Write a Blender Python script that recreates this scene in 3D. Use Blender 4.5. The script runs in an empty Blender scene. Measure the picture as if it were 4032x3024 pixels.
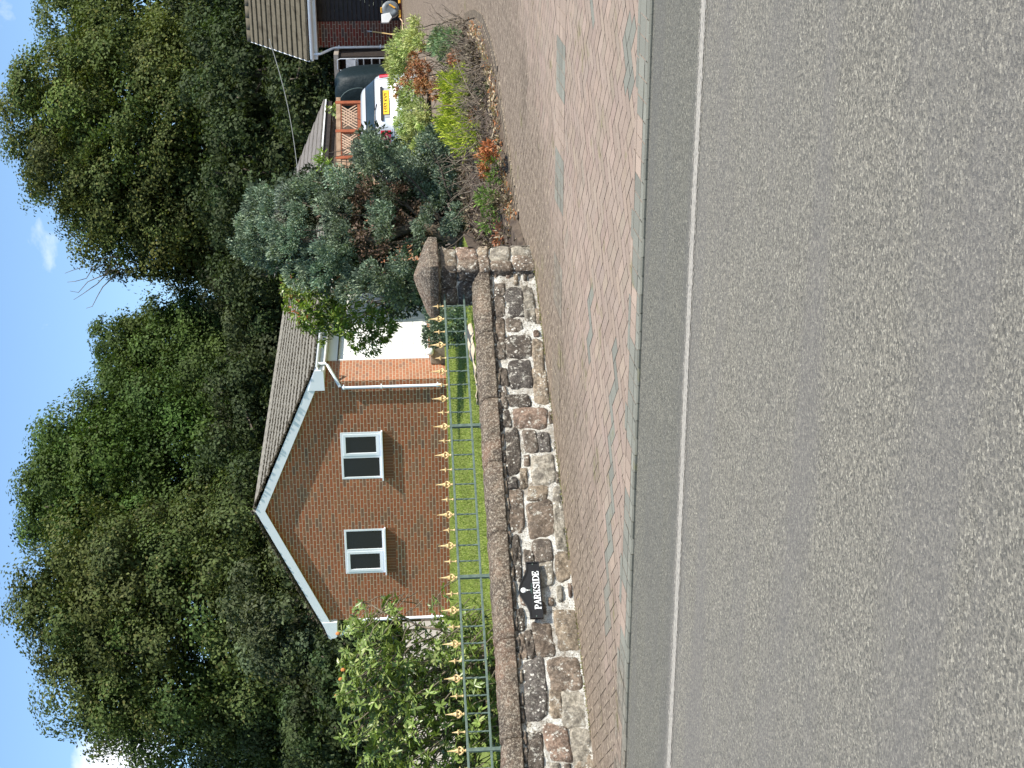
import bpy, math, random
import numpy as np
from mathutils import Vector, Matrix

R = math.radians
rng = np.random.default_rng(7)
random.seed(7)
S = bpy.context.scene
COL = S.collection

# ------------------------------------------------------------------ camera
YAW, PIT, ROLL, EYE = R(23.3), R(-4.06), R(1.75), 1.55
fw = Vector((-math.sin(YAW)*math.cos(PIT), math.cos(YAW)*math.cos(PIT), math.sin(PIT)))
r0 = Vector((math.cos(YAW), math.sin(YAW), 0)); u0 = r0.cross(fw)
rt = r0*math.cos(ROLL) - u0*math.sin(ROLL)
up = r0*math.sin(ROLL) + u0*math.cos(ROLL)
cam = bpy.data.cameras.new('camera'); cam.lens = 53.57; cam.sensor_width = 36; cam.clip_end = 3000; cam.clip_start = .1
co = bpy.data.objects.new('camera', cam); COL.objects.link(co)
# the photograph is stored on its side: world up points to the left of the frame
M = Matrix.Identity(4)
for i in range(3):
    M[i][0] = -up[i]; M[i][1] = rt[i]; M[i][2] = -fw[i]
M[0][3], M[1][3], M[2][3] = 0, 0, EYE
co.matrix_world = M
S.camera = co

# ------------------------------------------------------------------ light
SUN_AZ, SUN_EL = R(-12), R(47)          # direction towards the sun, from +X
W = bpy.data.worlds.new('World'); S.world = W; W.use_nodes = True
nt = W.node_tree; N = nt.nodes; N.clear(); L = nt.links
out = N.new('ShaderNodeOutputWorld'); bg = N.new('ShaderNodeBackground'); bg.inputs[1].default_value = .11
sky = N.new('ShaderNodeTexSky'); sky.sky_type = 'NISHITA'; sky.sun_disc = False
sky.sun_elevation = SUN_EL; sky.sun_rotation = R(90) - SUN_AZ; sky.air_density = 1.0; sky.dust_density = .4; sky.ozone_density = 1.6
tc = N.new('ShaderNodeTexCoord')
CLOUDS = [((-0.586, 0.7906, 0.1779), 2.6, 0.24), ((-0.2947, 0.9305, 0.2175), 3.4, -0.07), ((-0.3438, 0.9126, 0.2213), 2.8, -0.05), ((-0.1612, 0.9583, 0.236), 2.4, -0.10), ((-0.5146, 0.82, 0.2507), 2.0, -0.02)]   # direction, angular radius, strength
mp = N.new('ShaderNodeMapping'); mp.inputs['Scale'].default_value = (7, 7, 12)
no = N.new('ShaderNodeTexNoise'); no.inputs['Scale'].default_value = 2.2; no.inputs['Detail'].default_value = 10; no.inputs['Roughness'].default_value = .6; no.inputs['Distortion'].default_value = .4
def wmath(op, a, b):
    x = N.new('ShaderNodeMath'); x.operation = op
    for i, v in ((0, a), (1, b)):
        if isinstance(v, (int, float)): x.inputs[i].default_value = v
        else: L.new(v, x.inputs[i])
    return x.outputs[0]
total = None
for d, wid, amt in CLOUDS:
    dp = N.new('ShaderNodeVectorMath'); dp.operation = 'DOT_PRODUCT'; L.new(tc.outputs['Generated'], dp.inputs[0]); dp.inputs[1].default_value = d
    f = N.new('ShaderNodeMapRange'); f.inputs[1].default_value = math.cos(R(wid)); f.inputs[2].default_value = 1.; f.inputs[3].default_value = -.42; f.inputs[4].default_value = amt; L.new(dp.outputs['Value'], f.inputs[0])
    total = f.outputs[0] if total is None else wmath('MAXIMUM', total, f.outputs[0])
cr = N.new('ShaderNodeValToRGB'); cr.color_ramp.elements[0].position = .50; cr.color_ramp.elements[1].position = .78
cr.color_ramp.elements[0].color = (0, 0, 0, 1); cr.color_ramp.elements[1].color = (.95, .95, .95, 1)
mx = N.new('ShaderNodeMixRGB'); mx.inputs[2].default_value = (7.2, 7.4, 7.8, 1)
tint = N.new('ShaderNodeMixRGB'); tint.blend_type = 'MULTIPLY'; tint.inputs[0].default_value = 1; tint.inputs[2].default_value = (.86, .97, 1.06, 1)
L.new(tc.outputs['Generated'], mp.inputs[0]); L.new(mp.outputs[0], no.inputs[0]); L.new(wmath('ADD', no.outputs[0], total), cr.inputs[0])
L.new(sky.outputs[0], tint.inputs[1]); L.new(tint.outputs[0], mx.inputs[1]); L.new(cr.outputs[0], mx.inputs[0]); L.new(mx.outputs[0], bg.inputs[0]); L.new(bg.outputs[0], out.inputs[0])
sl = bpy.data.lights.new('sun', 'SUN'); sl.energy = 4.6; sl.angle = R(.53); sl.color = (1, .95, .86)
so = bpy.data.objects.new('sun', sl); COL.objects.link(so)
sd = Vector((math.cos(SUN_EL)*math.cos(SUN_AZ), math.cos(SUN_EL)*math.sin(SUN_AZ), math.sin(SUN_EL)))
so.rotation_euler = sd.to_track_quat('Z', 'Y').to_euler(); so.location = (20, 0, 30)
S.view_settings.view_transform = 'Standard'; S.view_settings.look = 'None'; S.view_settings.exposure = .82; S.view_settings.gamma = 1

# ------------------------------------------------------------------ helpers
def tag(o, label=None, cat=None, group=None, kind=None):
    if label: o['label'] = label
    if cat: o['category'] = cat
    if group: o['group'] = group
    if kind: o['kind'] = kind
    return o
def empty(name, loc, label, cat, group=None, rz=0):
    o = bpy.data.objects.new(name, None); COL.objects.link(o); o.location = loc; o.rotation_euler = (0, 0, rz)
    return tag(o, label, cat, group)
def origin(o):
    v = Vector((0, 0, 0))
    while o is not None: v += o.location; o = o.parent
    return v

class MB:
    def __init__(s): s.v = []; s.f = []; s.c = []
    def add(s, vs, fs, col=None):
        b = len(s.v); s.v += [tuple(v) for v in vs]; s.f += [tuple(i+b for i in f) for f in fs]; s.c += [col]*len(fs); return s
    def box(s, x0, x1, y0, y1, z0, z1, col=None):
        return s.add([(x0,y0,z0),(x1,y0,z0),(x1,y1,z0),(x0,y1,z0),(x0,y0,z1),(x1,y0,z1),(x1,y1,z1),(x0,y1,z1)],
                     [(0,3,2,1),(4,5,6,7),(0,1,5,4),(1,2,6,5),(2,3,7,6),(3,0,4,7)], col)
    def obox(s, c, a, b, d, col=None):          # centre and three half axes
        c, a, b, d = map(Vector, (c, a, b, d)); vs = []
        for k in (-1, 1):
            for i, j in ((-1,-1),(1,-1),(1,1),(-1,1)): vs.append(c+a*i+b*j+d*k)
        return s.add(vs, [(0,3,2,1),(4,5,6,7),(0,1,5,4),(1,2,6,5),(2,3,7,6),(3,0,4,7)], col)
    def tube(s, pts, r, n=8, col=None, cap=True):
        pts = [Vector(p) for p in pts]; rs = r if isinstance(r, (list, tuple)) else [r]*len(pts); vs = []; fs = []
        for i, p in enumerate(pts):
            t = (pts[min(i+1, len(pts)-1)] - pts[max(i-1, 0)]).normalized()
            a = t.cross(Vector((0,0,1)) if abs(t.z) < .9 else Vector((1,0,0))).normalized(); b = t.cross(a)
            for k in range(n):
                an = 2*math.pi*k/n; vs.append(p + (a*math.cos(an)+b*math.sin(an))*rs[i])
        for i in range(len(pts)-1):
            for k in range(n): fs.append((i*n+k, i*n+(k+1)%n, (i+1)*n+(k+1)%n, (i+1)*n+k))
        if cap: fs.append(tuple(range(n))[::-1]); fs.append(tuple((len(pts)-1)*n+k for k in range(n)))
        return s.add(vs, fs, col)
    def prism(s, poly, ax, off, col=None):      # poly: list of 3D points, off: extrusion vector
        n = len(poly); off = Vector(off); vs = [Vector(p) for p in poly] + [Vector(p)+off for p in poly]
        fs = [tuple(range(n)), tuple(range(2*n-1, n-1, -1))] + [(i, i+n, (i+1) % n+n, (i+1) % n) for i in range(n)]
        return s.add(vs, fs, col)
    def lathe(s, prof, c, n=16, col=None, ax=None):
        c = Vector(c); vs = []; fs = []
        A, B, C = ax if ax else (Vector((1,0,0)), Vector((0,1,0)), Vector((0,0,1)))
        for r, z in prof:
            for k in range(n):
                an = 2*math.pi*k/n; vs.append(c + A*(r*math.cos(an)) + B*(r*math.sin(an)) + C*z)
        for i in range(len(prof)-1):
            for k in range(n): fs.append((i*n+k, i*n+(k+1)%n, (i+1)*n+(k+1)%n, (i+1)*n+k))
        fs.append(tuple(range(n))[::-1]); fs.append(tuple((len(prof)-1)*n+k for k in range(n)))
        return s.add(vs, fs, col)
    def build(s, name, mat, parent=None, smooth=False, bevel=0, kind=None, world=True):
        me = bpy.data.meshes.new(name); v = s.v
        if parent is not None and world:
            o = origin(parent); v = [(a-o.x, b-o.y, c-o.z) for a, b, c in v]
        me.from_pydata(v, [], s.f); me.update()
        if any(c is not None for c in s.c):
            at = me.color_attributes.new('Col', 'FLOAT_COLOR', 'CORNER'); arr = []
            for f, c in zip(s.f, s.c):
                c = c or (.5, .5, .5); arr += [c[0], c[1], c[2], 1]*len(f)
            at.data.foreach_set('color', arr)
        return fin(name, me, mat, parent, smooth, bevel, kind)
def fin(name, me, mat, parent=None, smooth=False, bevel=0, kind=None):
    me.materials.append(mat)
    if smooth: me.polygons.foreach_set('use_smooth', [True]*len(me.polygons))
    o = bpy.data.objects.new(name, me); COL.objects.link(o)
    if parent is not None: o.parent = parent
    if bevel:
        m = o.modifiers.new('bevel', 'BEVEL'); m.width = bevel; m.segments = 2; m.limit_method = 'ANGLE'
    if kind: o['kind'] = kind
    return o
def npmesh(name, v, q, cols=None):              # numpy arrays, all quads; cols per quad
    me = bpy.data.meshes.new(name); nf = len(q)
    me.vertices.add(len(v)); me.vertices.foreach_set('co', np.asarray(v, np.float32).ravel())
    me.loops.add(nf*4); me.loops.foreach_set('vertex_index', np.asarray(q, np.int32).ravel())
    me.polygons.add(nf); me.polygons.foreach_set('loop_start', np.arange(0, nf*4, 4, dtype=np.int32))
    me.update(calc_edges=True)
    if cols is not None:
        at = me.color_attributes.new('Col', 'FLOAT_COLOR', 'CORNER')
        c = np.ones((nf, 4), np.float32); c[:, :3] = cols
        at.data.foreach_set('color', np.repeat(c, 4, axis=0).ravel())
    return me

# ------------------------------------------------------------------ materials
class NM:
    def __init__(s, name):
        s.m = bpy.data.materials.new(name); s.m.use_nodes = True; s.t = s.m.node_tree; s.t.nodes.clear()
        s.out = s.n('ShaderNodeOutputMaterial'); s.b = s.n('ShaderNodeBsdfPrincipled'); s.l(s.b.outputs[0], s.out.inputs[0])
        s.tc = s.n('ShaderNodeTexCoord')
    def n(s, t, **k):
        x = s.t.nodes.new(t)
        for a, b in k.items(): setattr(x, a, b)
        return x
    def l(s, a, b): s.t.links.new(a, b)
    def mapv(s, scale=(1,1,1), loc=(0,0,0), rot=(0,0,0)):
        m = s.n('ShaderNodeMapping'); m.inputs['Scale'].default_value = scale; m.inputs['Location'].default_value = loc; m.inputs['Rotation'].default_value = rot
        s.l(s.tc.outputs['Object'], m.inputs[0]); return m.outputs[0]
    def noise(s, scale, detail=4, rough=.55, vec=None, dist=0):
        x = s.n('ShaderNodeTexNoise'); x.inputs['Scale'].default_value = scale; x.inputs['Detail'].default_value = detail
        x.inputs['Roughness'].default_value = rough; x.inputs['Distortion'].default_value = dist
        s.l(vec if vec is not None else s.tc.outputs['Object'], x.inputs['Vector']); return x.outputs[0]
    def voro(s, scale, vec=None, feature='F1', out='Distance'):
        x = s.n('ShaderNodeTexVoronoi', feature=feature); x.inputs['Scale'].default_value = scale
        s.l(vec if vec is not None else s.tc.outputs['Object'], x.inputs['Vector']); return x.outputs[out]
    def ramp(s, fac, stops, interp='LINEAR'):
        x = s.n('ShaderNodeValToRGB'); e = x.color_ramp.elements; x.color_ramp.interpolation = interp
        while len(e) < len(stops): e.new(.5)
        for i, (p, c) in enumerate(stops):
            e[i].position = p; e[i].color = (*c, 1) if isinstance(c, (tuple, list)) else (c, c, c, 1)
        s.l(fac, x.inputs[0]); return x.outputs[0]
    def mix(s, fac, a, b, mode='MIX'):
        x = s.n('ShaderNodeMixRGB', blend_type=mode)
        for i, v in ((0, fac), (1, a), (2, b)):
            if isinstance(v, (int, float)): x.inputs[i].default_value = v if i == 0 else (v, v, v, 1)
            elif isinstance(v, (tuple, list)): x.inputs[i].default_value = (*v, 1)
            else: s.l(v, x.inputs[i])
        return x.outputs[0]
    def math(s, op, a, b=0.):
        x = s.n('ShaderNodeMath', operation=op)
        for i, v in ((0, a), (1, b)):
            if isinstance(v, (int, float)): x.inputs[i].default_value = v
            else: s.l(v, x.inputs[i])
        return x.outputs[0]
    def bump(s, h, strength=.5, dist=.01, prev=None):
        x = s.n('ShaderNodeBump'); x.inputs['Strength'].default_value = strength; x.inputs['Distance'].default_value = dist
        s.l(h, x.inputs['Height'])
        if prev: s.l(prev, x.inputs['Normal'])
        return x.outputs[0]
    def attr(s, name='Col'):
        x = s.n('ShaderNodeAttribute', attribute_name=name); return x.outputs['Color']
    def set(s, col=None, rough=None, normal=None, metal=None, spec=None, **k):
        for nm, v in (('Base Color', col), ('Roughness', rough), ('Normal', normal), ('Metallic', metal), ('Specular IOR Level', spec)):
            if v is None: continue
            i = s.b.inputs[nm]
            if isinstance(v, (int, float)): i.default_value = v
            elif isinstance(v, (tuple, list)): i.default_value = (*v, 1)
            else: s.l(v, i)
        return s.m

def mottled(name, c1, c2, scale=6, rough=.7, bump=.3, bscale=None, dist=.005, metal=0, c3=None, spec=.3):
    k = NM(name); a = k.noise(scale, 6, .62)
    st = [(.32, c1), (.68, c2)] if c3 is None else [(.3, c1), (.5, c2), (.7, c3)]
    c = k.ramp(a, st); nrm = k.bump(k.noise(bscale or scale*6, 5, .6), bump, dist)
    return k.set(c, rough, nrm, metal, spec)

def m_leaf(name, trans=.25, rough=.5, spec=.35):
    k = NM(name); c = k.attr(); k.set(c, rough, spec=spec)
    t = k.n('ShaderNodeBsdfTranslucent'); k.l(k.mix(1, c, (1.25, 1.35, .6), 'MULTIPLY'), t.inputs[0])
    m = k.n('ShaderNodeMixShader'); m.inputs[0].default_value = trans
    k.l(k.b.outputs[0], m.inputs[1]); k.l(t.outputs[0], m.inputs[2]); k.l(m.outputs[0], k.out.inputs[0])
    return k.m
M_LEAF = m_leaf('tree_leaves', .24, .6, .12)
M_SHINY = m_leaf('glossy_leaves', .2, .36, .4)
M_NEEDLE = m_leaf('conifer_needles', .15, .6, .2)
M_BARK = mottled('bark', (.05, .04, .03), (.12, .10, .075), 9, .9, .8)
M_TWIG = mottled('dead_twigs', (.08, .062, .045), (.24, .195, .145), 14, .9, .4)

def m_asphalt():
    k = NM('asphalt')
    big = k.noise(.55, 4, .6); st = k.noise(1.1, 4, .6, k.mapv((.22, 1.6, 1)))
    cell = k.n('ShaderNodeTexVoronoi'); cell.inputs['Scale'].default_value = 120; k.l(k.tc.outputs['Object'], cell.inputs['Vector'])
    cs_ = k.n('ShaderNodeSeparateColor'); k.l(cell.outputs['Color'], cs_.inputs[0])
    mid = k.noise(32, 5, .85)
    c = k.ramp(cs_.outputs[0], [(.0, (.095, .092, .085)), (.25, (.17, .164, .150)), (.6, (.245, .234, .210)), (.88, (.31, .296, .262)), (1., (.48, .46, .41))])
    c = k.mix(k.ramp(mid, [(.34, .8), (.52, 0)]), c, (.075, .074, .072))
    c = k.mix(k.ramp(big, [(.35, .22), (.65, 0)]), c, (.17, .17, .175))
    c = k.mix(k.ramp(st, [(.45, 0), (.62, .42)]), c, (.17, .165, .17))
    c = k.mix(1, c, (1.10, 1.055, .93), 'MULTIPLY')
    # newer, darker strip along the kerb (x of world y 7.75 .. 9.1)
    y = k.n('ShaderNodeSeparateXYZ'); k.l(k.tc.outputs['Object'], y.inputs[0])
    yy = k.math('ADD', y.outputs[1], k.math('MULTIPLY', k.math('SUBTRACT', k.noise(3.5, 5, .7), .5), .16))
    mask = k.ramp(k.math('SUBTRACT', yy, 7.25), [(.42, 0), (.5, 1)])
    c = k.mix(mask, c, k.mix(1, c, (.78, .80, .785), 'MULTIPLY'))
    n1 = k.bump(mid, 1.0, .018); n2 = k.bump(cs_.outputs[0], .8, .006, n1)
    return k.set(c, .88, n2, spec=.25)
M_ROAD = m_asphalt()

def m_line():
    k = NM('worn_white_paint'); a = k.noise(38, 6, .85)
    c = k.ramp(a, [(.40, (.15, .145, .13)), (.47, (.31, .285, .235)), (.62, (.43, .39, .32))])
    k.set(c, .7, k.bump(k.noise(70, 4, .7), .8, .006))
    edge = k.attr(); al = k.math('GREATER_THAN', k.math('ADD', k.noise(42, 6, .85), edge), .60)
    k.l(al, k.b.inputs['Alpha']); return k.m
M_LINE = m_line()

def m_block():
    k = NM('block_paving'); c = k.attr(); g = k.noise(120, 4, .7); b = k.noise(1.6, 5, .62)
    c = k.mix(1, c, k.ramp(g, [(.3, .78), (.7, 1.18)]), 'MULTIPLY')
    sep = k.n('ShaderNodeSeparateXYZ'); k.l(k.tc.outputs['Object'], sep.inputs[0])
    # dirt and moss settle beside the wall (x + .61 y is across the pavement)
    d = k.math('ADD', sep.outputs[0], k.math('MULTIPLY', sep.outputs[1], -.61))     # -14.6 at wall foot, larger outwards
    d = k.math('ADD', k.math('MULTIPLY', d, -1.), -12.2)                             # ~2.4 at wall
    dd = k.math('ADD', k.math('MULTIPLY', k.math('ADD', d, .45), .36), k.math('MULTIPLY', k.math('SUBTRACT', b, .5), 1.3))
    dirt = k.ramp(dd, [(-.0, 0), (.55, .88)])
    dc = k.ramp(k.noise(34, 5, .8, k.mapv((.6, 1, 1))), [(.32, (.065, .05, .037)), (.46, (.145, .112, .082)), (.56, (.215, .17, .125)), (.68, (.50, .42, .31))])
    c = k.mix(dirt, c, dc)
    moss = k.ramp(k.math('MULTIPLY', k.noise(5, 5, .75), k.ramp(b, [(.45, .2), (.65, 1)])), [(.46, 0), (.6, .6)])
    c = k.mix(moss, c, (.16, .15, .06))
    return k.set(c, .9, k.bump(g, .6, .004), spec=.2)
M_BLOCK = m_block()
M_SAND = mottled('joint_sand', (.075, .06, .045), (.15, .12, .09), 20, .95)
M_SOIL = mottled('soil', (.05, .037, .028), (.12, .09, .065), 9, .95, .8, 40, .02)

def m_lawn():
    k = NM('mown_grass'); a = k.noise(.9, 5, .6); f = k.noise(38, 4, .75)
    c = k.ramp(f, [(.3, (.09, .125, .02)), (.5, (.16, .205, .04)), (.72, (.26, .29, .075))])
    c = k.mix(k.ramp(a, [(.4, 0), (.7, .45)]), c, (.20, .24, .06))
    return k.set(c, .85, k.bump(f, .8, .02), spec=.15)
M_LAWN = m_lawn()

def m_stone(name, lichen=.5, attr=True, warm=False):
    k = NM(name); g = k.noise(26, 7, .75)
    if attr: c = k.attr()
    else: c = k.ramp(k.noise(2.6, 4, .65), [(.34, (.095, .072, .055)), (.5, (.14, .108, .08)), (.64, (.19, .138, .10))])
    c = k.mix(1, c, k.ramp(g, [(.3, .38), (.46, .8), (.56, 1.15), (.7, 2.0)]), 'MULTIPLY')
    c = k.mix(k.ramp(k.noise(6, 5, .7), [(.44, 0), (.62, .65)]), c, (.055, .046, .04))
    if warm:
        c = k.mix(k.ramp(k.noise(1.7, 4, .65), [(.52, 0), (.66, .4)]), c, (.34, .19, .125))
        c = k.mix(k.ramp(k.noise(48, 5, .8), [(.50, 0), (.60, .8)]), c, (.46, .40, .31))
        c = k.mix(k.ramp(k.noise(60, 5, .8, k.mapv((1, 1, 1), (3, 2, 1))), [(.36, .75), (.46, 0)]), c, (.045, .036, .03))
    else:
        c = k.mix(k.ramp(k.noise(52, 5, .8), [(.55, 0), (.66, .6)]), c, (.36, .32, .26))
    # white crust lichen: uneven patches breaking up into spots
    nz = k.math('SUBTRACT', k.noise(20, 5, .7), .5); patch = k.noise(4.2, 5, .65)
    sp = k.math('ADD', k.voro(26), k.math('MULTIPLY', nz, 1.1)); sp2 = k.math('ADD', k.voro(58), k.math('MULTIPLY', nz, 1.0))
    m1 = k.math('MULTIPLY', k.ramp(patch, [(.56-.10*lichen, 0), (.62-.10*lichen, 1)]), k.ramp(sp, [(.20, 1), (.27, 0)]))
    m2 = k.math('MULTIPLY', k.ramp(k.noise(7.5, 4, .6), [(.46, 0), (.56, .8)]), k.ramp(sp2, [(.13, 1), (.20, 0)]))
    if warm: c = k.mix(k.math('MULTIPLY', m2, .35), c, (.48, .44, .36))
    else:
        bl = k.ramp(k.noise(10, 7, .8), [(.57, 0), (.61, .85)]); c = k.mix(bl, c, (.56, .53, .45)); c = k.mix(k.math('MULTIPLY', m2, .7), c, (.48, .44, .36)); c = k.mix(m1, c, (.66, .63, .55))
    n1 = k.bump(g, 1., .03); n1 = k.bump(k.noise(90, 4, .7), .7, .006, n1)
    return k.set(c, .92, n1, spec=.12)
M_STONE = m_stone('sandstone_rubble', .75)
M_COPE = m_stone('sandstone_coping', .05, False, True)
M_CAP = m_stone('sandstone_cap', .0, False, True)
def m_mortar():
    k = NM('lichened_mortar'); a = k.noise(16, 7, .8); b = k.noise(70, 4, .75)
    c = k.ramp(a, [(.34, (.085, .07, .055)), (.41, (.28, .24, .185)), (.46, (.68, .65, .57)), (.62, (.84, .82, .75))])
    c = k.mix(k.ramp(b, [(.38, .8), (.48, 0)]), c, (.12, .10, .08))
    c = k.mix(k.ramp(k.noise(3.5, 5, .7), [(.46, 0), (.62, .75)]), c, (.27, .225, .175))
    return k.set(c, .95, k.bump(k.noise(34, 6, .8), 1., .03), spec=.1)
M_MORTAR = m_mortar()

def m_brick(name, plane, cols, mortar, scale=1., jitter=1.):
    k = NM(name); s = k.n('ShaderNodeSeparateXYZ'); k.l(k.tc.outputs['Object'], s.inputs[0])
    c = k.n('ShaderNodeCombineXYZ'); k.l(s.outputs[0 if plane == 'xz' else 1], c.inputs[0]); k.l(s.outputs[2], c.inputs[1])
    b = k.n('ShaderNodeTexBrick'); b.offset = .5; b.squash = 1
    for nm, v in (('Scale', 1), ('Mortar Size', .006), ('Mortar Smooth', .2), ('Bias', 0), ('Brick Width', .225), ('Row Height', .075)): b.inputs[nm].default_value = v
    b.inputs['Color1'].default_value = (0, 0, 0, 1); b.inputs['Color2'].default_value = (1, 1, 1, 1); b.inputs['Mortar'].default_value = (.5, .5, .5, 1)
    k.l(c.outputs[0], b.inputs['Vector'])
    bc = k.ramp(b.outputs['Color'], cols); bc = k.mix(1, bc, k.ramp(k.noise(45, 4, .7), [(.3, .75), (.7, 1.2)]), 'MULTIPLY')
    bc = k.mix(1, bc, k.ramp(k.noise(.8, 3, .6), [(.3, .82), (.7, 1.12)]), 'MULTIPLY')
    col = k.mix(b.outputs['Fac'], bc, mortar)
    h = k.math('SUBTRACT', 1., b.outputs['Fac'])
    return k.set(col, .85, k.bump(h, .7, .006), spec=.2)
BR1 = [(0, (.30, .103, .047)), (.25, (.35, .115, .050)), (.5, (.27, .105, .054)), (.65, (.37, .13, .056)), (.85, (.24, .115, .062)), (.97, (.21, .11, .068)), (1, (.17, .10, .07))]
M_BRICK = m_brick('brick_front', 'xz', BR1, (.56, .46, .33))
BR2 = [(0, (.33, .135, .07)), (.4, (.38, .15, .078)), (.75, (.36, .165, .095)), (1, (.26, .13, .085))]
M_BRICKS = m_brick('brick_side', 'yz', BR2, (.52, .43, .31))
BR3 = [(0, (.17, .035, .022)), (.3, (.125, .03, .022)), (.55, (.14, .05, .032)), (.8, (.09, .045, .035)), (1, (.075, .06, .055))]
M_BRICK3 = m_brick('dark_red_brick', 'xz', BR3, (.36, .31, .24))
M_BRICK3S = m_brick('dark_red_brick_side', 'yz', BR3, (.36, .31, .24))
def m_soldier():
    k = NM('brick_on_edge'); s = k.n('ShaderNodeSeparateXYZ'); k.l(k.tc.outputs['Object'], s.inputs[0])
    c = k.n('ShaderNodeCombineXYZ'); k.l(s.outputs[2], c.inputs[0]); k.l(s.outputs[0], c.inputs[1])
    b = k.n('ShaderNodeTexBrick'); b.offset = 0
    for nm, v in (('Scale', 1), ('Mortar Size', .004), ('Brick Width', .6), ('Row Height', .075)): b.inputs[nm].default_value = v
    b.inputs['Color1'].default_value = (.2, .08, .04, 1); b.inputs['Color2'].default_value = (.14, .065, .035, 1); b.inputs['Mortar'].default_value = (.34, .22, .14, 1)
    k.l(c.outputs[0], b.inputs['Vector']); return k.set(b.outputs['Color'], .85, spec=.2)
M_SOLDIER = m_soldier()

def m_roof(name, base, dark, lich):
    k = NM(name); c = k.ramp(k.noise(3.2, 6, .7), [(.3, dark), (.46, base), (.75, tuple(min(1, x*1.15) for x in base))])
    c = k.mix(1, c, k.ramp(k.noise(30, 4, .7), [(.3, .8), (.7, 1.15)]), 'MULTIPLY')
    c = k.mix(k.ramp(k.voro(9), [(.06, .9), (.12, 0)]), c, lich)
    return k.set(c, .92, k.bump(k.noise(45, 4, .7), .6, .006), spec=.15)
M_TILE = m_roof('concrete_roof_tiles', (.195, .182, .152), (.105, .095, .078), (.24, .225, .19))
M_TILE2 = m_roof('mossy_roof_tiles', (.115, .10, .07), (.055, .045, .03), (.24, .22, .18))
M_TILE3 = m_roof('grey_brown_tiles', (.17, .155, .14), (.12, .11, .10), (.19, .18, .165))
M_MOSS = mottled('roof_moss', (.025, .02, .015), (.085, .07, .045), 14, .95, .9, 60, .02)
M_PVC = mottled('white_upvc', (.74, .77, .80), (.80, .82, .84), 2, .35, .03, 30, .001, spec=.5)
M_PVCD = mottled('weathered_white_upvc', (.62, .63, .61), (.74, .74, .72), 4, .45, .05, 30, .001, spec=.4)
M_DOORW = mottled('white_door_paint', (.80, .80, .77), (.84, .84, .81), 3, .45, .03, 30, .001)
def m_glass(name, col, rough=.05):
    k = NM(name); k.set(col, rough, spec=.4); k.b.inputs['Alpha'].default_value = .8; return k.m
M_GLASS = m_glass('window_glass', (.008, .010, .014))
M_DARK = mottled('dark_interior', (.006, .006, .007), (.014, .013, .012), 3, .9)
M_PALE = mottled('pale_render', (.40, .34, .31), (.53, .47, .43), 3.5, .9, .3, 40, .004)
M_GREEN = mottled('green_iron_paint', (.06, .09, .072), (.12, .165, .135), 26, .55, .4, 60, .002, spec=.4)
M_GOLD = mottled('gold_paint', (.52, .36, .15), (.70, .53, .28), 30, .5, .3, 60, .002, metal=.1)
M_BLACKG = mottled('black_gloss', (.008, .009, .011), (.014, .015, .018), 8, .22, .02, 20, .001, spec=.6)
M_WHITEL = mottled('white_letter_paint', (.78, .79, .76), (.84, .85, .82), 30, .5, .03)
M_GREENL = mottled('green_emblem_paint', (.05, .10, .085), (.10, .17, .14), 60, .5, .05)

# ------------------------------------------------------------------ ground
def gz(y): return 0. if y < 9.5 else (.02*(y-9) - .01*(10.-y if y < 10 else 0) if y < 15 else .12+.045*(min(y, 45)-15))
def gzn(y): return np.where(y < 9.15, 0., np.where(y < 15, .0205*(y-9.15), .12+.045*(np.minimum(y, 45)-15)))
WA = Vector((-7.95, 10.95, 0)); WT = Vector((math.cos(R(58.5)), math.sin(R(58.5)), 0)); WN = Vector((WT.y, -WT.x, 0)); UPV = Vector((0, 0, 1))
def wp(s, z, off=0): return WA + WT*s + WN*off + UPV*z
def sheet(name, xs, ys, zf, mat, kind='structure'):
    X, Y = np.meshgrid(xs, ys); Z = zf(X, Y); v = np.stack([X.ravel(), Y.ravel(), Z.ravel()], 1)
    nx, ny = len(xs), len(ys); i = np.arange((ny-1)*(nx-1)); a = (i//(nx-1))*nx + i % (nx-1)
    q = np.stack([a, a+1, a+nx+1, a+nx], 1); return fin(name, npmesh(name, v, q), mat, kind=kind)
# one ground sheet out to the horizon
sheet('ground', np.array([-900, -200, -60, -30, -10, 0, 10, 30, 200, 900.]), np.array([-600, -100, -20, 0, 9, 12, 15, 20, 30, 45, 80, 200, 900.]),
      lambda X, Y: np.where(Y > 50, 1.38, gzn(np.minimum(Y, 15))-.10), M_SOIL)
sheet('road', np.linspace(-60, 60, 3), np.array([-14, 0, 9.13]), lambda X, Y: 0*X, M_ROAD)
def polyline_sheet(name, pts, w, z, mat):      # painted line with soft worn edges
    me_v = []; me_f = []; cols = []
    n = len(pts); offs = (-w*.62, -w*.36, w*.36, w*.62); ed = (0, 1, 0)
    for x, y in pts:
        for o in offs: me_v.append((x, y+o, z))
    for i in range(n-1):
        for k in range(3): me_f.append((i*4+k, (i+1)*4+k, (i+1)*4+k+1, i*4+k+1)); cols.append(((.07, .07, .07), (.22, .22, .22), (.07, .07, .07))[k])
    me = npmesh(name, np.array(me_v), np.array(me_f), np.array(cols)); me.flip_normals()
    return fin(name, me, mat, kind='structure')
polyline_sheet('road_marking', [(x, 7.595 - (x+3.5)*-.018 + .012*math.sin(x*1.7), ) for x in np.linspace(-14, 6, 60)], .145, .004, M_LINE)

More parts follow.
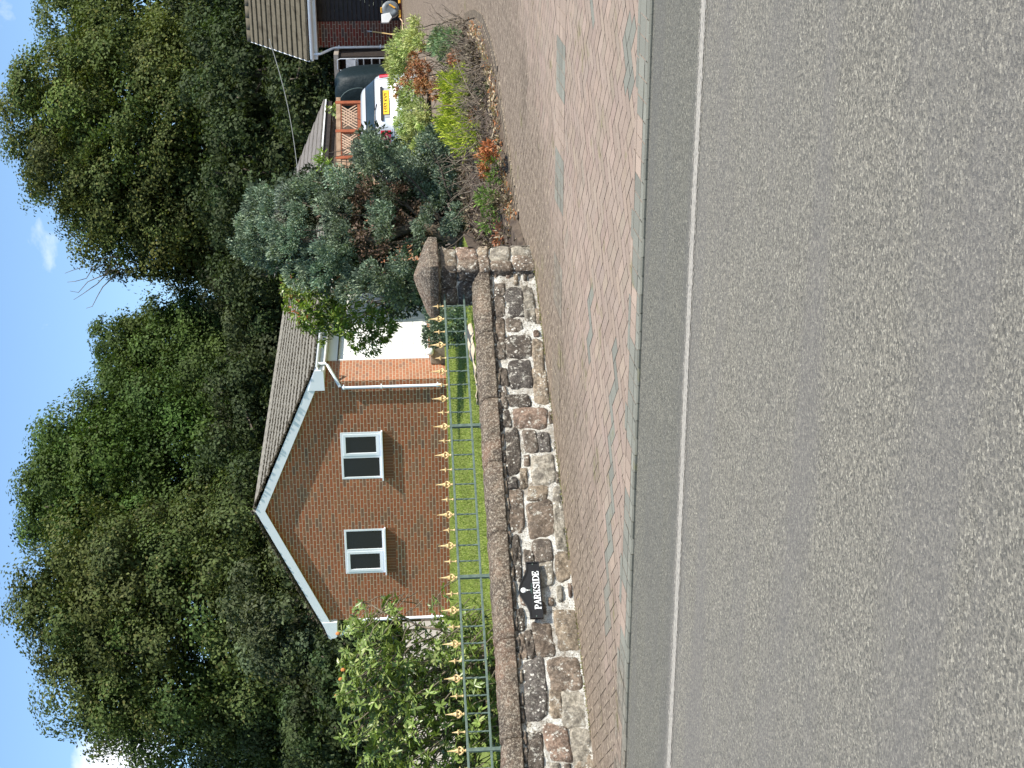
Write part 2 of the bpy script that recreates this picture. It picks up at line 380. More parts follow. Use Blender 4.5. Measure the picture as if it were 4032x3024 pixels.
# boundary between the bungalow's garden and the shared drive
def xb(y):
    return np.interp(y, [15.3, 24, 30, 42], [-5.6, -7.3, -9.2, -10.6])
ISL = [(-5.25, 15.85), (-5.12, 16.61), (-4.92, 16.95), (-4.68, 17.49), (-4.29, 18.18), (-3.94, 18.66), (-3.72, 19.44), (-3.62, 20.3), (-3.72, 21.4), (-3.98, 22.7), (-4.45, 23.7), (-5.2, 24.5), (-7.4, 25.0), (-7.2, 23.5), (-5.7, 15.8)]
def inpoly(x, y, P):
    r = np.zeros(x.shape, bool); n = len(P)
    for i in range(n):
        x1, y1 = P[i]; x2, y2 = P[(i+1) % n]
        c = ((y1 > y) != (y2 > y)) & (x < (x2-x1)*(y-y1)/((y2-y1) or 1e-9)+x1); r ^= c
    return r
def wall_x(y): return np.where(y < 15.4, WA.x + (y-WA.y)/math.tan(R(58.5)) - .05, xb(y))
# paving: bed of joint sand, then real blocks laid in 45 degree herringbone
ys = np.array([9.1, 10, 12, 15, 20, 25, 30, 36, 43.])
vv = []; ff = []
for i, y in enumerate(ys):
    x0 = float(wall_x(np.array(y)))-.6; vv += [(x0, y, float(gzn(np.array(y)))-.007), (8, y, float(gzn(np.array(y)))-.007)]
    if i: b = 2*i; ff.append((b-2, b-1, b+1, b))
me = bpy.data.meshes.new('pavement_bed'); me.from_pydata(vv, [], ff); fin('pavement_bed', me, M_SAND, kind='structure')
GREY = np.array([.195, .192, .156]); PINK = np.array([.285, .220, .170])
def block_mesh(cx, cy, ang, ln, wd, col):       # arrays
    g = .0036; hl = ln/2-g; hw = wd/2-g; ca, sa = np.cos(ang), np.sin(ang); V = []
    for a, b in ((-1,-1),(1,-1),(1,1),(-1,1)):
        lx = a*hl; ly = b*hw; x = cx+lx*ca-ly*sa; y = cy+lx*sa+ly*ca; V.append(np.stack([x, y, gzn(y)+hz], 1))
    V = np.stack(V, 1); n = len(cx); return V.reshape(-1, 3), np.arange(n*4).reshape(-1, 4), col
u = .118
I, J = np.meshgrid(np.arange(-130, 420), np.arange(-420, 420)); I = I.ravel(); J = J.ravel()
# herringbone on a unit grid: cell (i,j), class (i-j) mod 4 ; 0 starts a horizontal block, 2 starts a vertical one
cls = (I-J) % 4; h = cls == 0; v_ = cls == 3
hx = np.concatenate([I[h]+1., I[v_]+.5]); hy = np.concatenate([J[h]+.5, J[v_]+1.]); ha = np.concatenate([np.zeros(h.sum()), np.full(v_.sum(), math.pi/2)])
a45 = math.pi/4; px = (hx*math.cos(a45)-hy*math.sin(a45))*u-3; py = (hx*math.sin(a45)+hy*math.cos(a45))*u+9.6; pa = ha+a45
BANDY = 13.05; BW = .6
def band_c(x): return BANDY + .02*(x+2.5)**2*.3
ok = (py > 9.30) & (py < 42) & (px < 3.) & (px > wall_x(py)+.0) & ~inpoly(px, py, ISL) & ((px < 1) | (py < 20))
px, py, pa = px[ok], py[ok], pa[ok]; n = len(px)
col = PINK*(1+rng.normal(0, .055, (n, 1)))*(1+rng.normal(0, .012, (n, 3)))
dark_patch = np.exp(-(((px+3.55)/.35)**2+((py-16.2)/.22)**2)); col = col*(1-.75*np.minimum(1, dark_patch*1.6))[:, None]  # blocks darkened in one soft oval patch
zz = (np.abs(py-11.62-.10*np.sin(px*7)) < .06) & (px > -2.7)
zz |= (np.abs(py-(10.15+.05*np.sin(px*5))) < .10) & (px < -4.0) & (px > -6.6)
zz |= (np.abs(py-9.93) < .17) & (px > -2.25) & (px < -1.72)
zz |= (np.abs(py-11.36) < .07) & (px < -4.1) & (px > -4.7)
col[zz] = GREY*(1+rng.normal(0, .06, (zz.sum(), 1)))
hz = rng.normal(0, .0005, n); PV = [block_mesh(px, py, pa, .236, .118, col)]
# header band that alternates grey and pink groups, and the edging rows by the kerb
def rows(y0, nrow, xs0, xs1, pitch, ln, colf, yoff=lambda x: 0):
    global hz
    X = []; Y = []; Cc = []
    for r in range(nrow):
        for i, x in enumerate(np.arange(xs0, xs1, pitch)):
            yy = y0+r*ln+yoff(x)
            if x < wall_x(np.array(yy))+.05: continue
            X.append(x); Y.append(yy); Cc.append(colf(i, r, x))
    X = np.array(X); Y = np.array(Y); hz = .0025+rng.normal(0, .0006, len(X)); Cc = np.array(Cc)*(1+rng.normal(0, .07, (len(X), 1)))
    PV.append(block_mesh(X, Y, np.full(len(X), math.pi/2), ln, pitch, Cc))
rows(BANDY+.1-.0, 3, -7, 3, .127, .2, lambda i, r, x: GREY*1.02 if (i//4) % 2 == 0 else PINK, lambda x: .006*(x+2.5)**2)
rows(9.235, 1, -14, 6, .127, .2, lambda i, r, x: GREY*1.05)
rows(9.44, 1, -14, 6, .127, .2, lambda i, r, x: GREY*1.0 if ((i//3) % 3) else PINK*1.1)
rows(9.585, 1, -14, 6, .2, .09, lambda i, r, x: GREY if random.random() < .25 else PINK)
V = []; Q = []; C = []; b = 0
for v, q, c in PV: V.append(v); Q.append(q+b); C.append(c); b += len(v)
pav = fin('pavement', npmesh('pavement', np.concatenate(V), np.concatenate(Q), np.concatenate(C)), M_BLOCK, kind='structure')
# bullnosed kerb edge (flush with the road here)
k_ = MB()
for i, x in enumerate(np.arange(-14, 6, .127)):
    d = random.gauss(0, .002); c = tuple(GREY*random.uniform(.75, .95)*.9)
    k_.add([(x+.003, 9.115, -.02), (x+.124, 9.115, -.02), (x+.124, 9.115, .012+d), (x+.003, 9.115, .012+d), (x+.124, 9.135, .022+d), (x+.003, 9.135, .022+d), (x+.124, 9.132, .0), (x+.003, 9.132, .0)],
           [(0, 1, 2, 3), (3, 2, 4, 5), (5, 4, 6, 7)], c)
k_.build('kerb', M_BLOCK, kind='structure')

# lawn, behind the wall
def lz(x, y): return .60+.0*x + .012*np.sin(x*.9)+.012*np.sin(y*.7+x*.3)
lv = []; lf = []
lys = np.concatenate([np.linspace(6, 15.2, 24), np.linspace(15.6, 46, 40)])
for i, y in enumerate(lys):
    xr = (WA + WT*((y-WA.y)/WT.y)).x - .22 if y < 15.4 else float(xb(y))
    for j, t in enumerate(np.linspace(0, 1, 30)):
        x = xr + (-45-xr)*t**1.7; lv.append((x, y, float(lz(x, y)) if j else float(lz(x, y))-.0))
    if i:
        for j in range(29): a = (i-1)*30+j; lf.append((a, a+30, a+31, a+1))
me = bpy.data.meshes.new('lawn'); me.from_pydata(lv, [], lf); lawn = fin('lawn', me, M_LAWN, smooth=True, kind='structure')
# skirt that closes the lawn's edge along the drive
sk = MB()
for y0, y1 in zip(np.arange(15.6, 45, 1.2), np.arange(16.8, 46.2, 1.2)):
    a, b = float(xb(y0)), float(xb(y1)); sk.add([(a, y0, 0), (b, y1, 0), (b, y1, .62), (a, y0, .62)], [(0, 1, 2, 3)])
sk.build('garden_bank', M_SOIL, kind='structure')
# planting bed island: a soil mound with an edging of blocks
P = np.array(ISL); cen = P.mean(0); mv = []; mf = []; n = len(P)
for k, (s, hh) in enumerate([(1., .0), (.9, .07), (.6, .14), (.25, .17)]):
    for p in P: q = cen+(p-cen)*s; mv.append((q[0], q[1], gz(q[1])+hh+.004))
for k in range(3):
    for i in range(n): j = (i+1) % n; mf.append((k*n+i, k*n+j, (k+1)*n+j, (k+1)*n+i))
mf.append(tuple(3*n+i for i in range(n)))
me = bpy.data.meshes.new('planting_bed'); me.from_pydata(mv, [], mf); fin('planting_bed', me, M_SOIL, kind='structure')
ed = MB()
for i in range(1, 11):
    a = Vector((*ISL[i], 0)); b = Vector((*ISL[i+1], 0)); m_ = max(1, int((b-a).length/.12)); t = (b-a).normalized(); nn = Vector((t.y, -t.x, 0))
    for r in range(2):
        for j in range(m_):
            c = a+(b-a)*((j+.5)/m_)+nn*(-.05+.12*r if i < 5 else -.05+.16*r); zc = gz(c.y)
            ed.obox((c.x, c.y, zc+.002), t*((b-a).length/m_/2*.94), nn*(.055 if r else .075), UPV*.012, tuple(GREY*random.uniform(.8, 1.1)*(.85 if r else 1)))
ed.build('bed_edging', M_BLOCK, kind='structure')
# ------------------------------------------------------------------ stone wall with iron railing
def stone_lump(mb, s0, s1, z0, z1, P, T, NN, bulge, col, seed, offs=0., ns=9, rough=.012):
    """an irregular rounded stone on the plane P + T*s, sticking out along NN"""
    rr = random.Random(seed); cx, cz = (s0+s1)/2, (z0+z1)/2; hx, hz_ = (s1-s0)/2, (z1-z0)/2
    ph = [rr.uniform(0, 6.28) for _ in range(6)]; pw = rr.uniform(4.5, 9.); skew = rr.uniform(-.10, .10); k2 = rr.uniform(-.12, .12)
    n = ns; ids = {}; vs = []; fs = []
    for i in range(n+1):
        for j in range(n+1):
            a, b = -1+2*i/n, -1+2*j/n
            a = math.copysign(1-(1-abs(a))**1.5, a); b = math.copysign(1-(1-abs(b))**1.5, b)
            # square to superellipse
            m = max(abs(a), abs(b)); l = (abs(a)**pw+abs(b)**pw)**(1/pw) or 1; f = m/l if l else 1
            x, z = a*f, b*f; wob = 1+.05*math.sin(2*math.atan2(z, x)+ph[0])+.03*math.sin(5*math.atan2(z, x)+ph[1])
            x2 = (x+skew*z)*wob; z2 = (z+k2*x)*wob; r = min(1, (abs(x)**pw+abs(z)**pw)**(1/pw))
            d = bulge*(1-r**9)*(1-.10*r*r)*(1+.25*x*math.sin(ph[5])+.2*z*math.cos(ph[5]))+ (rough*math.sin(x*4+ph[2])*math.cos(z*3.4+ph[3])+rough*.6*math.sin(x*9+ph[4]+z*7))*(1-r**4)
            ids[i, j] = len(vs); vs.append(P + T*(cx+x2*hx) + UPV*(cz+z2*hz_) + NN*(d+offs-.012*(r >= .999)))
    for i in range(n):
        for j in range(n): fs.append((ids[i, j], ids[i+1, j], ids[i+1, j+1], ids[i, j+1]))
    mb.add(vs, fs, col)
def tint_(c, f): return tuple(x*f for x in c)
SC = {'d': (.115, .095, .077), 'm': (.175, .142, .112), 'b': (.225, .172, .128), 'r': (.25, .175, .13), 's': (.31, .245, .175), 'l': (.36, .32, .255), 'g': (.125, .11, .097)}
# (s0, s1, z0, z1, tone) read along the wall from its left end to the pillar
ST = [(-2.7,-2.3,.05,.36,'b'),(-2.7,-2.2,.38,.58,'m'),(-2.28,-1.9,.02,.3,'s'),(-2.2,-1.7,.33,.58,'g'),(-1.88,-1.4,.04,.3,'r'),(-1.66,-1.2,.33,.59,'d'),(-1.38,-.9,.02,.2,'l'),(-1.36,-.95,.22,.40,'m'),(-1.17,-.6,.42,.6,'b'),
 (-.93,-.52,.2,.4,'d'),(-.88,-.3,.0,.18,'s')]
def fromphoto():
    # stones of the visible stretch as (U0,U1,V0,V1) of their outlines, measured once; turned into wall metres by its plane
    return []
STV = [(4.473, 4.876, 0.283, 0.451, 'g'), (4.77, 4.919, 0.469, 0.566, 'm'), (4.294, 4.437, 0.319, 0.471, 'm'), (4.193, 4.455, 0.502, 0.585, 'b'), (4.42, 4.884, 0.174, 0.274, 'l'), (3.952, 4.233, 0.234, 0.488, 'd'), (3.67, 4.167, 0.125, 0.228, 's'), (4.479, 4.746, 0.484, 0.58, 'm'), (3.586, 3.917, 0.259, 0.482, 'g'), (3.959, 4.157, 0.514, 0.585, 'm'), (3.365, 3.481, 0.303, 0.517, 'd'), (3.345, 3.592, 0.536, 0.585, 'm'), (3.625, 3.817, 0.509, 0.585, 'm'), (3.114, 3.305, 0.516, 0.585, 'd'), (3.105, 3.322, 0.148, 0.478, 'r'), (2.566, 3.073, 0.447, 0.577, 'd'), (2.816, 3.054, 0.27, 0.391, 'm'), (2.823, 3.023, 0.15, 0.245, 'g'), (2.445, 2.762, 0.124, 0.342, 'l'), (2.416, 2.518, 0.497, 0.585, 'g'), (2.422, 2.61, 0.4, 0.452, 's'), (2.274, 2.405, 0.212, 0.392, 's'), (3.382, 3.817, 0.112, 0.247, 's'), (1.908, 2.408, 0.068, 0.16, 'l'), (1.911, 2.39, 0.461, 0.585, 'b'), (1.877, 2.243, 0.168, 0.411, 'b'), (1.722, 1.985, 0.084, 0.169, 'l'), (1.422, 1.877, 0.52, 0.585, 'd'), (1.554, 1.712, 0.402, 0.471, 'm'), (1.599, 1.831, 0.226, 0.391, 'm'), (1.407, 1.686, 0.061, 0.189, 's'), (1.348, 1.587, 0.236, 0.345, 'l'), (0.647, 0.966, 0.287, 0.452, 'b'), (0.919, 1.11, 0.536, 0.585, 'd'), (0.633, 0.86, 0.539, 0.585, 'b'), (0.652, 0.889, 0.463, 0.522, 'm'), (0.694, 1.09, 0.054, 0.249, 's'), (0.052, 0.61, 0.382, 0.576, 'g'), (0.319, 0.614, 0.06, 0.344, 'b'), (0.059, 0.299, 0.265, 0.352, 's'), (-0.033, 0.292, 0.05, 0.251, 'l'), (-0.393, -0.069, 0.458, 0.585, 'd'), (-0.327, -0.018, 0.223, 0.424, 'r'), (-0.397, -0.067, 0.026, 0.205, 'l')]
wall_t = empty('stone_wall', tuple(wp(2, 0)), 'low weathered sandstone rubble wall crusted with white lichen, topped by rounded coping stones', 'wall')
sw = MB()
for i, (a, b, c, d, t) in enumerate(ST+STV):
    col = tint_(SC[t], random.uniform(.8, 1.2)); stone_lump(sw, a-.024, b+.024, max(-.03, c-.016), d+.014, WA, WT, WN, .026, col, 100+i, ns=12)
# small filler stones where no large one sits
occ = [(a, b, c, d) for a, b, c, d, t in ST+STV]; rf = random.Random(5); nfill = 0
for it in range(2600):
    w_, h_ = rf.uniform(.08, .24), rf.uniform(.04, .11); s = rf.uniform(-2.7, 5.15); z = rf.uniform(.03, .585-h_)
    if all(s+w_ < a-.004 or s > b+.004 or z+h_ < c-.004 or z > d+.004 for a, b, c, d in occ):
        occ.append((s, s+w_, z, z+h_)); tt = rf.choice('mbrsglm'); stone_lump(sw, s, s+w_, z, z+h_, WA, WT, WN, .026, tint_(SC[tt], rf.uniform(.8, 1.2)), 900+it, ns=6); nfill += 1
sw.build('stonework', M_STONE, wall_t, smooth=True)
# mortar body: a gently uneven surface
mo = MB(); ns_, nz_ = 190, 16
gv = []
for i in range(ns_+1):
    for j in range(nz_+1):
        s = -2.75+7.98*i/ns_; z = -.06+.68*j/nz_
        d = .010*math.sin(s*7+z*9)*math.sin(z*21+s*3)+random.uniform(-.006, .006)+.006+ (.03*max(0, (.08-z)/.08) if z < .08 else 0)
        gv.append(tuple(wp(s, z, d-.002)))
mo.add(gv, [(i*(nz_+1)+j, (i+1)*(nz_+1)+j, (i+1)*(nz_+1)+j+1, i*(nz_+1)+j+1) for i in range(ns_) for j in range(nz_)])
a, b = wp(-2.75, -.1, -.28), wp(5.2, -.1, -.28); c, d = wp(-2.75, .62, -.28), wp(5.2, .62, -.28)
mo.add([a, b, d, c], [(3, 2, 1, 0)]); mo.add([wp(-2.75, .62, 0), wp(5.2, .62, 0), d, c], [(0, 1, 2, 3)]); mo.add([wp(-2.75, -.1, 0), a, c, wp(-2.75, .62, 0)], [(0, 1, 2, 3)])
mo.build('mortar', M_MORTAR, wall_t, smooth=True)
# thin bedding course just under the coping
bd = MB()
for i in range(44):
    s0 = -2.7+i*.18+random.uniform(-.02, .02); stone_lump(bd, s0, s0+.176+random.uniform(-.03, 0), .583+random.uniform(-.006, .006), .622, WA, WT, WN, .034, tint_(SC[random.choice('mdsb')], random.uniform(.8, 1.2)), 3000+i, ns=5, rough=.006)
bd.build('bedding_course', M_STONE, wall_t, smooth=True)
cj = [-2.75, -1.6, -.12, .82, 1.92, 2.70, 3.45, 4.27, 5.2]
for k in range(len(cj)-1):
    s0, s1 = cj[k]+.006, cj[k+1]-.006; cm = MB(); ns = 26; prof = []
    for q in range(25):     # rounded hog-back section, across the wall
        a = math.pi*q/24; prof.append((.035+ .0+ -.165+.185*math.cos(a), .635+.165*max(0, math.sin(a))**.55))
    prof = [(.055, .622)]+prof+[(-.315, .622)]; rr = random.Random(k); ph = [rr.uniform(0, 6) for _ in range(6)]; vs = []
    for i in range(ns+1):
        t = i/ns; s = s0+(s1-s0)*t; e = min(1, min(t, 1-t)*(s1-s0)/.03); e = .955+.045*math.sin(e*math.pi/2)
        for m_, (o, z) in enumerate(prof):
            dd = .0025*math.sin(s*11+ph[0]+m_*.3)+.003*math.sin(s*27+ph[1]+m_*.9)+.0025*math.sin(s*53+m_*2+ph[2])+rr.uniform(-.002, .002)
            vs.append(wp(s, .62+(z-.62)*e*(1+dd*3)+.012*(s-2.5)/-5*1.0+(dd if z > .65 else 0), -.13+(o+.13)*e+dd*(1 if z < .72 else .3)))
    npf = len(prof); fs = [(i*npf+j, (i+1)*npf+j, (i+1)*npf+j+1, i*npf+j+1) for i in range(ns) for j in range(npf-1)]
    fs += [tuple(range(npf)), tuple(ns*npf+j for j in range(npf))[::-1], ]
    fs += [(i*npf+npf-1, (i+1)*npf+npf-1, (i+1)*npf, i*npf) for i in range(ns)]
    cm.add(vs, [f[::-1] for f in fs]); cm.build('coping_stone', M_COPE, wall_t, smooth=True)

# pillar
PC = Vector((-5.40, 15.50, 0)); pa_ = R(-11); PX = Vector((math.cos(pa_), math.sin(pa_), 0)); PY = Vector((-PX.y, PX.x, 0)); HP = .24
pil = empty('gate_pillar', (PC.x, PC.y, .12), 'square stone gate pillar with a pyramid cap, where the low wall meets the drive', 'pillar')
ps = MB(); zz0 = .1
lay = [(.10,.36),(.36,.60),(.60,.72),(.72,.95),(.95,1.13)]
for fi, (T, NN) in enumerate(((PX, -PY), (PY, PX), (-PX, PY), (-PY, -PX))):
    Pb = PC - T*HP + NN*(HP-.035); si = 0
    for li, (za, zb_) in enumerate(lay):
        cuts = [[0, .48], [0, .28, .48], [0, .17, .48], [0, .3, .48], [0, .22, .48]][(li+fi) % 5]
        for q in range(len(cuts)-1):
            tone = random.choice('dmdb' if fi != 1 else 'sblr'); si += 1  # sun-facing side picks lighter stones, so its lit look sits in the colour
            stone_lump(ps, cuts[q]-.004, cuts[q+1]+.004, za-.002, zb_+.002, Pb, T, NN, .04, tint_(SC[tone], random.uniform(.9, 1.25)), 7000+fi*50+si, ns=10)
ps.build('pillar_stones', M_STONE, pil, smooth=True)
pm = MB(); pm.obox(PC+UPV*.59, PX*(HP-.03), PY*(HP-.03), UPV*.56); pm.build('mortar_core', M_MORTAR, pil)
pc = MB(); hc = .315
# slab with a shallow four sided pyramid, edges slightly worn
def ring(h, z): return [PC+PX*a*h+PY*b*h+UPV*z for a, b in ((-1,-1),(1,-1),(1,1),(-1,1))]
nseg = 7; rows_ = [(hc-.02, 1.145), (hc-.004, 1.15), (hc, 1.16), (hc+.003, 1.205), (hc, 1.238), (hc-.012, 1.25)]+[(hc*(1-t)*.965+.012, 1.25+.16*t**.9) for t in (.12, .3, .5, .7, .86, .97)]
vs = []
for h, z in rows_:
    for k in range(4):
        a, b = ring(h, z)[k], ring(h, z)[(k+1) % 4]
        for q in range(nseg): p = a+(b-a)*q/nseg; vs.append(p+Vector((random.uniform(-.004, .004), random.uniform(-.004, .004), random.uniform(-.004, .004))))
m4 = 4*nseg; fs = [(r*m4+k, r*m4+(k+1) % m4, (r+1)*m4+(k+1) % m4, (r+1)*m4+k) for r in range(len(rows_)-1) for k in range(m4)]
fs += [tuple(range(m4))[::-1], tuple((len(rows_)-1)*m4+k for k in range(m4))]
pc.add(vs, fs); pc.build('pillar_cap', M_CAP, pil, smooth=False)

# railing on top of the coping
RO = -.2; ZB, ZT = .885, 1.09
rail = empty('iron_railing', tuple(wp(2.4, .8, RO)), 'green painted iron railing with gold spear finials on top of the stone wall', 'railing')
def flat(mb, s0, s1, z, hh=.010, d=.013): mb.obox(wp((s0+s1)/2, z, RO), WT*((s1-s0)/2), WN*d, UPV*hh)
m = MB(); flat(m, -2.6, 5.12, ZT); m.build('top_rail', M_GREEN, rail, bevel=.002)
m = MB(); flat(m, -2.6, 5.16, ZB); m.build('bottom_rail', M_GREEN, rail, bevel=.002)
bars = [4.81-.170*k for k in range(0, 44)]
def spear(mb, s, z, big):
    P0 = wp(s, z, RO); A, B = WT, WN
    def blade(pts, th=.006):      # silhouette in the A/Z plane with thickness along B and its twin crosswise
        for D, E in ((A, B), (B, A)):
            mb.prism([P0+D*x+UPV*y-E*th/2 for x, y in pts], None, E*th)
    mb.lathe([(.006, 0), (.012, .006), (.013, .012), (.006, .02), (.005, .035)], P0, 8)
    if big:
        mb.lathe([(.005, .03), (.017, .045), (.008, .058), (.012, .066), (.022, .078), (.013, .09), (.011, .115), (.004, .15), (.001, .172)], P0, 10)
        blade([(0, .07), (.021, .082), (.012, .105), (0, .172), (-.012, .105), (-.021, .082)])
        for sg in (-1, 1):
            pts = [P0+A*(sg*x)+UPV*y for x, y in ((.004, .028), (.02, .038), (.032, .052), (.036, .064), (.03, .072), (.024, .066))]
            mb.tube(pts, [.006, .008, .008, .006, .006, .003], 6)
    else:
        mb.lathe([(.005, .03), (.006, .05), (.014, .06), (.017, .068), (.010, .076), (.006, .1), (.001, .122)], P0, 10)
        blade([(0, .045), (.007, .062), (.030, .068), (.008, .076), (0, .122), (-.008, .076), (-.030, .068), (-.007, .062)])
for k, s in enumerate(bars):
    post = k % 10 == 9
    mb = MB()
    if post:
        mb.obox(wp(s, .95, RO), WT*.016, WN*.016, UPV*.155); mb.lathe([(.03, 0), (.03, .012), (.018, .016)], wp(s, .795, RO), 10)
        o = mb.build('railing_post', M_GREEN, rail)
    else:
        if s > -1.2 or True:
            # twisted square bar
            n = 22; vs = []
            for i in range(n+1):
                z = ZB+(ZT-ZB)*i/n; a = .5*math.pi*max(0, min(1, (i/n-.25)/.5))*2+.785
                for q in range(4): vs.append(wp(s, z, RO)+(WT*math.cos(a+q*math.pi/2)+WN*math.sin(a+q*math.pi/2))*.0085)
            mb.add(vs, [(i*4+q, i*4+(q+1) % 4, (i+1)*4+(q+1) % 4, (i+1)*4+q) for i in range(n) for q in range(4)])
        o = mb.build('railing_bar', M_GREEN, rail)
    f = MB(); spear(f, s, ZT+.009, k % 2 == 1); f.build('spear_finial', M_GOLD, o, smooth=False)

# house name sign
SP = wp(1.275, .417, .07); sg = empty('house_sign', tuple(SP), 'black arched house name sign with white lettering and a golf ball emblem', 'sign')
def sgp(x, z, d=0): return SP + WT*x + UPV*z + WN*d
def outline(g):
    w, h = .287+g, .062+g; top = []
    for i in range(25):
        t = i/24; x = -.15*1.6+t*.30*1.6; y = h+ (.082)*(.5-.5*math.cos(2*math.pi*t)) ; top.append((x*(1+g*2), y))
    return [(-w, -h), (w, -h), (w, h)] + top[::-1] + [(-w, h)]
m = MB(); m.prism([sgp(x, z, -.02) for x, z in outline(0)], None, WN*.022); m.build('sign_plate', M_BLACKG, sg, bevel=.002)
m = MB(); P1 = outline(.0); P2 = outline(-.012)
for i in range(len(P1)):
    j = (i+1) % len(P1); a, b, c, d = P1[i], P1[j], P2[j], P2[i]
    m.add([sgp(*a, .0), sgp(*b, .0), sgp(*b, .012), sgp(*a, .012), sgp(*d, .012), sgp(*c, .012), sgp(*d, .002), sgp(*c, .002)], [(0, 1, 2, 3), (3, 2, 5, 4), (4, 5, 7, 6)])
m.build('sign_rim', M_BLACKG, sg)
GL = {  # slab serif capitals on a 10 wide, 14 high grid: polygons
 'P': [[(0,0),(5,0),(5,1.3),(3.9,1.3),(3.9,12.7),(5,12.7),(5,14),(0,14),(0,12.7),(1,12.7),(1,1.3),(0,1.3)], ['arc',4.6,9.9,4.1,2.8,4.9,-90,90,14,5.8]],
 'R': [[(0,0),(4.8,0),(4.8,1.3),(3.9,1.3),(3.9,12.7),(5,12.7),(5,14),(0,14),(0,12.7),(1,12.7),(1,1.3),(0,1.3)], ['arc',4.6,10.2,3.8,2.6,4.9,-90,90,14,6.4], [(4.6,7.6),(7,7.2),(9.4,1.3),(10.4,1.3),(10.4,0),(7.4,0)]],
 'A': [[(-.4,0),(3.4,0),(3.4,1.2),(2.2,1.2),(5.6,11.2),(5.2,14),(4.6,14),(.8,1.2),(-.4,1.2)], [(5.2,14),(6.6,14),(10.2,1.2),(11.2,1.2),(11.2,0),(6.4,0),(6.4,1.2),(7.3,1.2),(4.8,10)], [(2.8,4),(7,4),(7,5.2),(2.8,5.2)]],
 'K': [[(0,0),(4.9,0),(4.9,1.3),(3.9,1.3),(3.9,12.7),(4.9,12.7),(4.9,14),(0,14),(0,12.7),(1,12.7),(1,1.3),(0,1.3)], [(3.9,5.2),(4.6,6.8),(8.2,12.7),(7.2,12.7),(7.2,14),(10.4,14),(10.4,12.7),(9.6,12.7),(5.6,6.4)], [(4.6,7.6),(6.4,9),(9.8,1.3),(10.6,1.3),(10.6,0),(6.3,0),(6.3,1.3),(7.0,1.3)]],
 'I': [[(0,0),(5,0),(5,1.3),(4,1.3),(4,12.7),(5,12.7),(5,14),(0,14),(0,12.7),(1,12.7),(1,1.3),(0,1.3)]],
 'D': [[(0,0),(4.6,0),(4.6,1.2),(3.9,1.2),(3.9,12.8),(4.6,12.8),(4.6,14),(0,14),(0,12.7),(1,12.7),(1,1.3),(0,1.3)], ['arc',4.4,7,7,5.6,5.6,-90,90,14,0]],
 'E': [[(0,0),(9.4,0),(9.8,4.4),(8.6,4.4),(7.6,1.3),(3.9,1.3),(3.9,12.7),(7.2,12.7),(8.2,10),(9.4,10),(9.2,14),(0,14),(0,12.7),(1,12.7),(1,1.3),(0,1.3)], [(3.9,6.4),(6,6.4),(6.4,4.8),(7.3,4.8),(7.3,9.4),(6.4,9.4),(6,7.7),(3.9,7.7)]],
 'S': [['ring',4.8,10.2,20,270],['ring2',4.8,3.8,-160,90],[(8.2,9.4),(9.2,9.4),(9.2,14),(8.2,14)],[(.2,0),(1.2,0),(1.2,4.6),(.2,4.6)]]}
ADV = {'I': 6.3, 'A': 11.2, 'P': 10.4, 'R': 11.2, 'K': 11.4, 'S': 10.4, 'D': 11.8, 'E': 10.2}
lt = MB(); sc = .0047; tot = sum(ADV[c] for c in 'PARKSIDE'); cur = -tot*sc/2
def lp(x, y, sy=.92): return sgp(cur+x*sc, -.050+y*sc*sy, .0028)
for ch in 'PARKSIDE':
    for g in GL[ch]:
        if g[0] == 'arc':
            _, cx, cy, rx, ri, ry, a0, a1, top, bot = g; out_, in_ = [], []
            ryo = (14-bot)/2; cyo = (14+bot)/2
            for q in range(17):
                a = R(a0+(a1-a0)*q/16); out_.append((cx+(rx+1.2)*math.cos(a), cyo+ryo*math.sin(a))); in_.append((cx+(rx-1.9)*math.cos(a), cyo+(ryo-1.2)*math.sin(a)))
            for q in range(16): lt.add([lp(*out_[q]), lp(*out_[q+1]), lp(*in_[q+1]), lp(*in_[q])], [(0, 1, 2, 3)])
        elif g[0] in ('ring', 'ring2'):
            _, cx, cy, a0, a1 = g; rx, ry = 4.5, 3.85
            for q in range(20):
                aa, ab = R(a0+(a1-a0)*q/20), R(a0+(a1-a0)*(q+1)/20); w0 = 2.9 if True else 2
                pts = []
                for a in (aa, ab): pts.append((cx+rx*math.cos(a), cy+ry*math.sin(a)))
                for a in (ab, aa): pts.append((cx+(rx-2.6)*math.cos(a), cy+(ry-1.25)*math.sin(a)))
                lt.add([lp(*p) for p in pts], [(0, 1, 2, 3)])
        else: lt.add([lp(*p) for p in g], [tuple(range(len(g)))])
    cur += ADV[ch]*sc
lt.build('lettering', M_WHITEL, sg)
e = MB(); e.lathe([(.0, .012), (.012, .0115), (.022, .007), (.0265, .002), (.027, 0)][::-1], sgp(.0, .100, .003), 22, ax=(WT, UPV, WN)); e.build('golf_ball_emblem', M_WHITEL, sg, smooth=True)
e = MB(); e.add([sgp(-.012, .072, .004), sgp(.012, .072, .004), sgp(.003, .063, .004), sgp(.002, .04, .004), sgp(-.002, .04, .004), sgp(-.003, .063, .004)], [(0, 1, 2, 3, 4, 5)]); e.build('tee_emblem', M_WHITEL, sg)
e = MB()
for i in range(60):
    x = random.gauss(0, .042); hgt = random.uniform(.008, .022)*max(.3, 1-abs(x)/.1); zb_ = .022; ln_ = x*.25+random.gauss(0, .006)
    e.add([sgp(x-.002, zb_, .0035), sgp(x+.002, zb_, .0035), sgp(x+ln_, zb_+hgt, .0035)], [(0, 1, 2)])
e.build('grass_emblem', M_GREENL, sg)
for x in (-.265, .265):
    e = MB(); e.lathe([(.006, 0), (.006, .002), (.003, .003)], sgp(x, -.03+.03, .002), 10, ax=(WT, UPV, WN)); e.build('screw', M_GREEN, sg)

